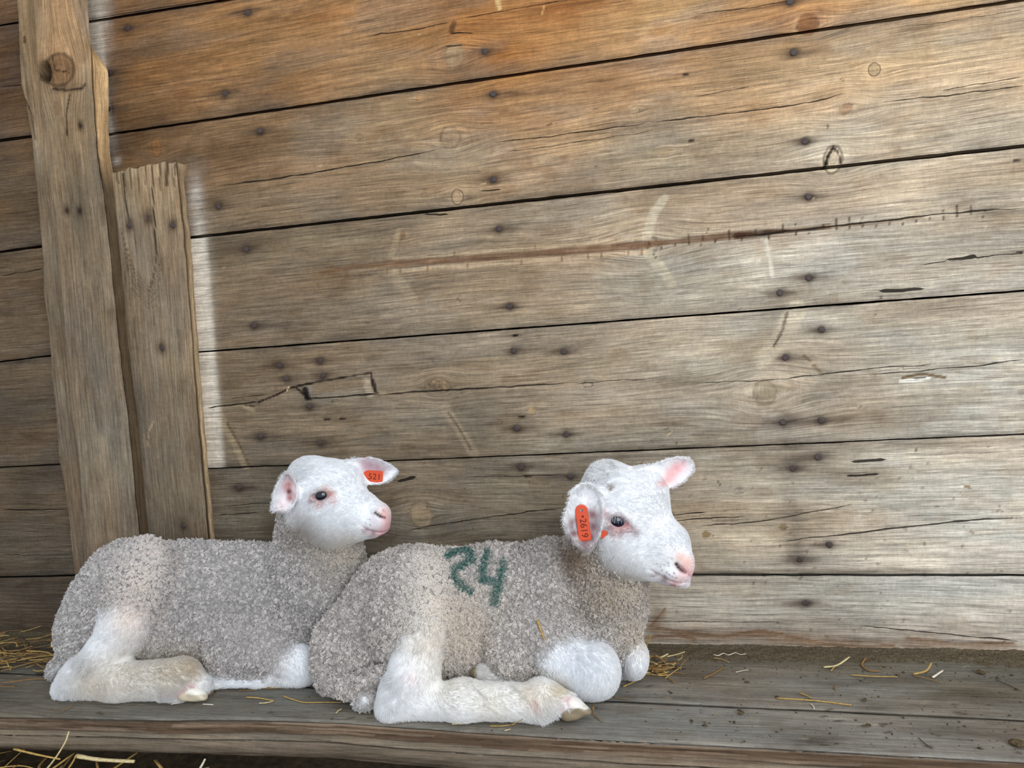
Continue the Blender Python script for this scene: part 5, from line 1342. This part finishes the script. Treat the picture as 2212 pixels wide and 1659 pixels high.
def many(name, gen, n, mat_i, kind_label, cat, seed):
    rg = random.Random(seed); V = []; Q = []; T = []; MI = []
    for i in range(n):
        pts, w = gen(rg); v, q, t = strip(pts, w, w * .3); o = len(V); V += v
        Q += [tuple(a + o for a in f) for f in q]; T += [tuple(a + o for a in f) for f in t]
    ob = mesh_np(name, V, Q, T, None); me = ob.data
    for m in mat_i: me.materials.append(STRAW[m])
    rs = np.random.RandomState(seed); ids = np.repeat(rs.randint(0, len(mat_i), n), (len(Q)) // n + 1)
    mi = np.zeros(len(me.polygons), np.int32); per = len(Q) // n; pt = len(T) // n
    r_ = rs.randint(0, len(mat_i), n)
    mi[:len(Q)] = np.repeat(r_, per)[:len(Q)]; mi[len(Q):] = np.repeat(r_, pt)[:len(T)]
    me.polygons.foreach_set('material_index', mi)
    ob['kind'] = 'stuff'; tag(ob, kind_label, cat); return ob
def lie(x, y, z, ang, L, bend, rise=0.0):
    d = np.array([math.cos(ang), math.sin(ang), rise]); s_ = np.array([-d[1], d[0], 0])
    p = np.array([x, y, z]); return [p - d * L / 2, p + s_ * bend, p + d * L / 2]
def g_heap(rg):
    x, y = onZ(rg.gauss(1424, 22), rg.gauss(1446, 11), .004)[:2]
    return lie(x, y, rg.uniform(.002, .013), rg.uniform(-1.2, 1.2), rg.uniform(.012, .034), rg.uniform(-.003, .003), rg.uniform(-.15, .3)), rg.uniform(.002, .004)
many('straw_heap', g_heap, 46, [G, BR, BR, DK, PL], 'little heap of short straw by the right lamb far knee', 'straw', 3)
def g_hay(rg):
    x, y = onZ(rg.uniform(-80, 128), rg.gauss(1412, 20), .01)[:2]; y = min(y, -.012)
    return lie(x, y, rg.uniform(.003, .022), rg.gauss(0, .45), rg.uniform(.03, .10), rg.uniform(-.012, .012), rg.uniform(-.1, .22)), rg.uniform(.0018, .0034)
many('hay_tuft', g_hay, 120, [G, G, BR, BR, DK], 'tangle of dark yellow hay against the wall behind the left lamb rump', 'hay', 5)
def g_ground(rg):
    x = rg.uniform(-1.35, -.25) if rg.random() < .85 else rg.uniform(-.25, .7); y = rg.uniform(-.56, -.32)
    z = -.15 + rg.uniform(-.045, .055)
    if x < -.62: y = rg.uniform(-.40, -.30); z = -.082 + rg.uniform(-.06, .022)
    return lie(x, y, z, rg.uniform(-1.6, 1.6), rg.uniform(.05, .16), rg.uniform(-.015, .015), rg.uniform(-.3, .4)), rg.uniform(.002, .0055)
many('ground_straw', g_ground, 420, [G, PL, BR, G, BR, DK], 'loose straw littering the ground below the front of the platform', 'straw', 7)
# long stalks that stand up in front of the beam
def free_stalk(px, Y, w, mat, label):
    P = [onY(x, y, yy) for (x, y), yy in zip(px, Y)]; c = np.mean(P, axis=0); V, Q, T = strip(np.array(P) - c, w, w * .35)
    o = mesh_np('straw_stalk', V, Q, T, STRAW[mat]); o.location = tuple(c); return tag(o, label, 'straw', 'straw below the platform edge')
free_stalk([(92,1672),(118,1640),(140,1605),(149,1580)], [-.34,-.335,-.328,-.322], .0042, PL, 'tall pale stalk leaning up across the lower beam at the left')
free_stalk([(30,1618),(80,1630),(130,1640)], [-.335,-.335,-.335], .004, G, 'golden stalk crossing the foot of the tall pale stalk')
free_stalk([(148,1660),(158,1645),(164,1632)], [-.33,-.33,-.33], .004, G, 'short stalk standing right of the tall pale stalk')
free_stalk([(165,1633),(215,1641),(290,1645)], [-.325,-.325,-.325], .008, PL, 'broad flat pale blade lying below the lower beam')
free_stalk([(430,1664),(438,1650),(443,1640)], [-.315,-.315,-.315], .005, WH, 'white stem end hanging under the lower beam')
# dirt: trodden muck along the wall, crumbs over the planks
DIRT = plain('muck', lin((94, 84, 68)), 0.97, 0.04, 0.6, 420)
nx_, ny_ = 520, 64
X_ = np.linspace(-1.3, .72, nx_); Y_ = np.linspace(-.105, 0.004, ny_); XX, YY = np.meshgrid(X_, Y_, indexing='ij')
wd = .040 + .060 * (fbm(X_ * 7, X_ * 0, 3, 4) - .5) + .018 * sstep(-.1, .1, X_)
H = .0032 * (1 - sstep(wd[:, None] * .55, wd[:, None] * 1.35, -YY)) + .0036 * (fbm(XX * 60, YY * 60, 5, 4) - .55) + .003 * (fbm(XX * 220, YY * 220, 15, 2) - .5)
H = H - .006 * sstep(.05, .1, -YY) + .0015 * sstep(-.014, 0.0, YY)
ii = np.arange(nx_ * ny_).reshape(nx_, ny_)
o_ = mesh_np('muck', np.stack([XX, YY, H - .0012], -1).reshape(-1, 3), np.stack([ii[:-1, :-1], ii[1:, :-1], ii[1:, 1:], ii[:-1, 1:]], -1).reshape(-1, 4), mat=DIRT)
o_['kind'] = 'stuff'; tag(o_, 'strip of trodden brown dirt along the foot of the wall', 'dirt')
rg_ = np.random.RandomState(12)
oct_ = np.array([(1,0,0),(-1,0,0),(0,1,0),(0,-1,0),(0,0,1),(0,0,-1)], float); of = np.array([(0,2,4),(2,1,4),(1,3,4),(3,0,4),(2,0,5),(1,2,5),(3,1,5),(0,3,5)])
V_ = []; T_ = []
for i_ in range(1000):
    if i_ < 650: x_, y_ = onZ(rg_.uniform(1340, 2230) if rg_.rand() < .7 else rg_.uniform(-20, 1340), rg_.uniform(1420, 1640), 0)[:2]
    else: x_, y_ = rg_.uniform(-.1, .7), rg_.uniform(-.09, -.005)
    if y_ < -.285 or y_ > -.004: continue
    r_ = min(.0036, .0006 * math.exp(abs(rg_.normal(0, .6)))); o0 = len(V_) * 6
    V_.append(oct_ * r_ * rg_.uniform(.6, 1.3, 3) * np.array([1, 1, .55]) + rg_.normal(0, r_ * .15, (6, 3)) + np.array([x_, y_, r_ * .3])); T_.append(of + o0)
DK2 = plain('crumb', lin((86, 74, 56)), .95, .05, .5, 500)
o_ = mesh_np('dirt_crumbs', np.concatenate(V_), None, np.concatenate(T_), DK2); o_['kind'] = 'stuff'; tag(o_, 'small dark dirt crumbs scattered over the platform planks', 'dirt')
def dropping(px, py, r, seed, label):
    f = Field(onZ(px, py, 0) - .03, onZ(px, py, 0) + .03, .0012); c = onZ(px, py, 0); rg = np.random.RandomState(seed)
    for k_ in range(4): f.ell(c + np.array([rg.normal(0, r * .6), rg.normal(0, r * .5), r * .45]), np.eye(3), np.array([r, r * .75, r * .6]) * rg.uniform(.6, 1, 3), .002, 0)
    f.floor_cut(.0004); V, Q = f.mesh(1); return tag(mesh_np('dung_pellet', V - c, Q, mat=DK2), label, 'dung', 'small dung lumps').__setattr__('location', tuple(c))
dropping(1418,1447,.006,1,'dark lump inside the little straw heap'); dropping(1868,1516,.004,2,'dark lump right of the long golden straw'); dropping(1871,1571,.004,3,'dark lump near the front, right of centre')
dropping(2195,1612,.007,4,'big dark lump at the front right corner'); dropping(1600,1543,.004,5,'dark lump left of the white hooked strand'); dropping(2115,1457,.005,6,'dark lump in the dirt near the right edge')
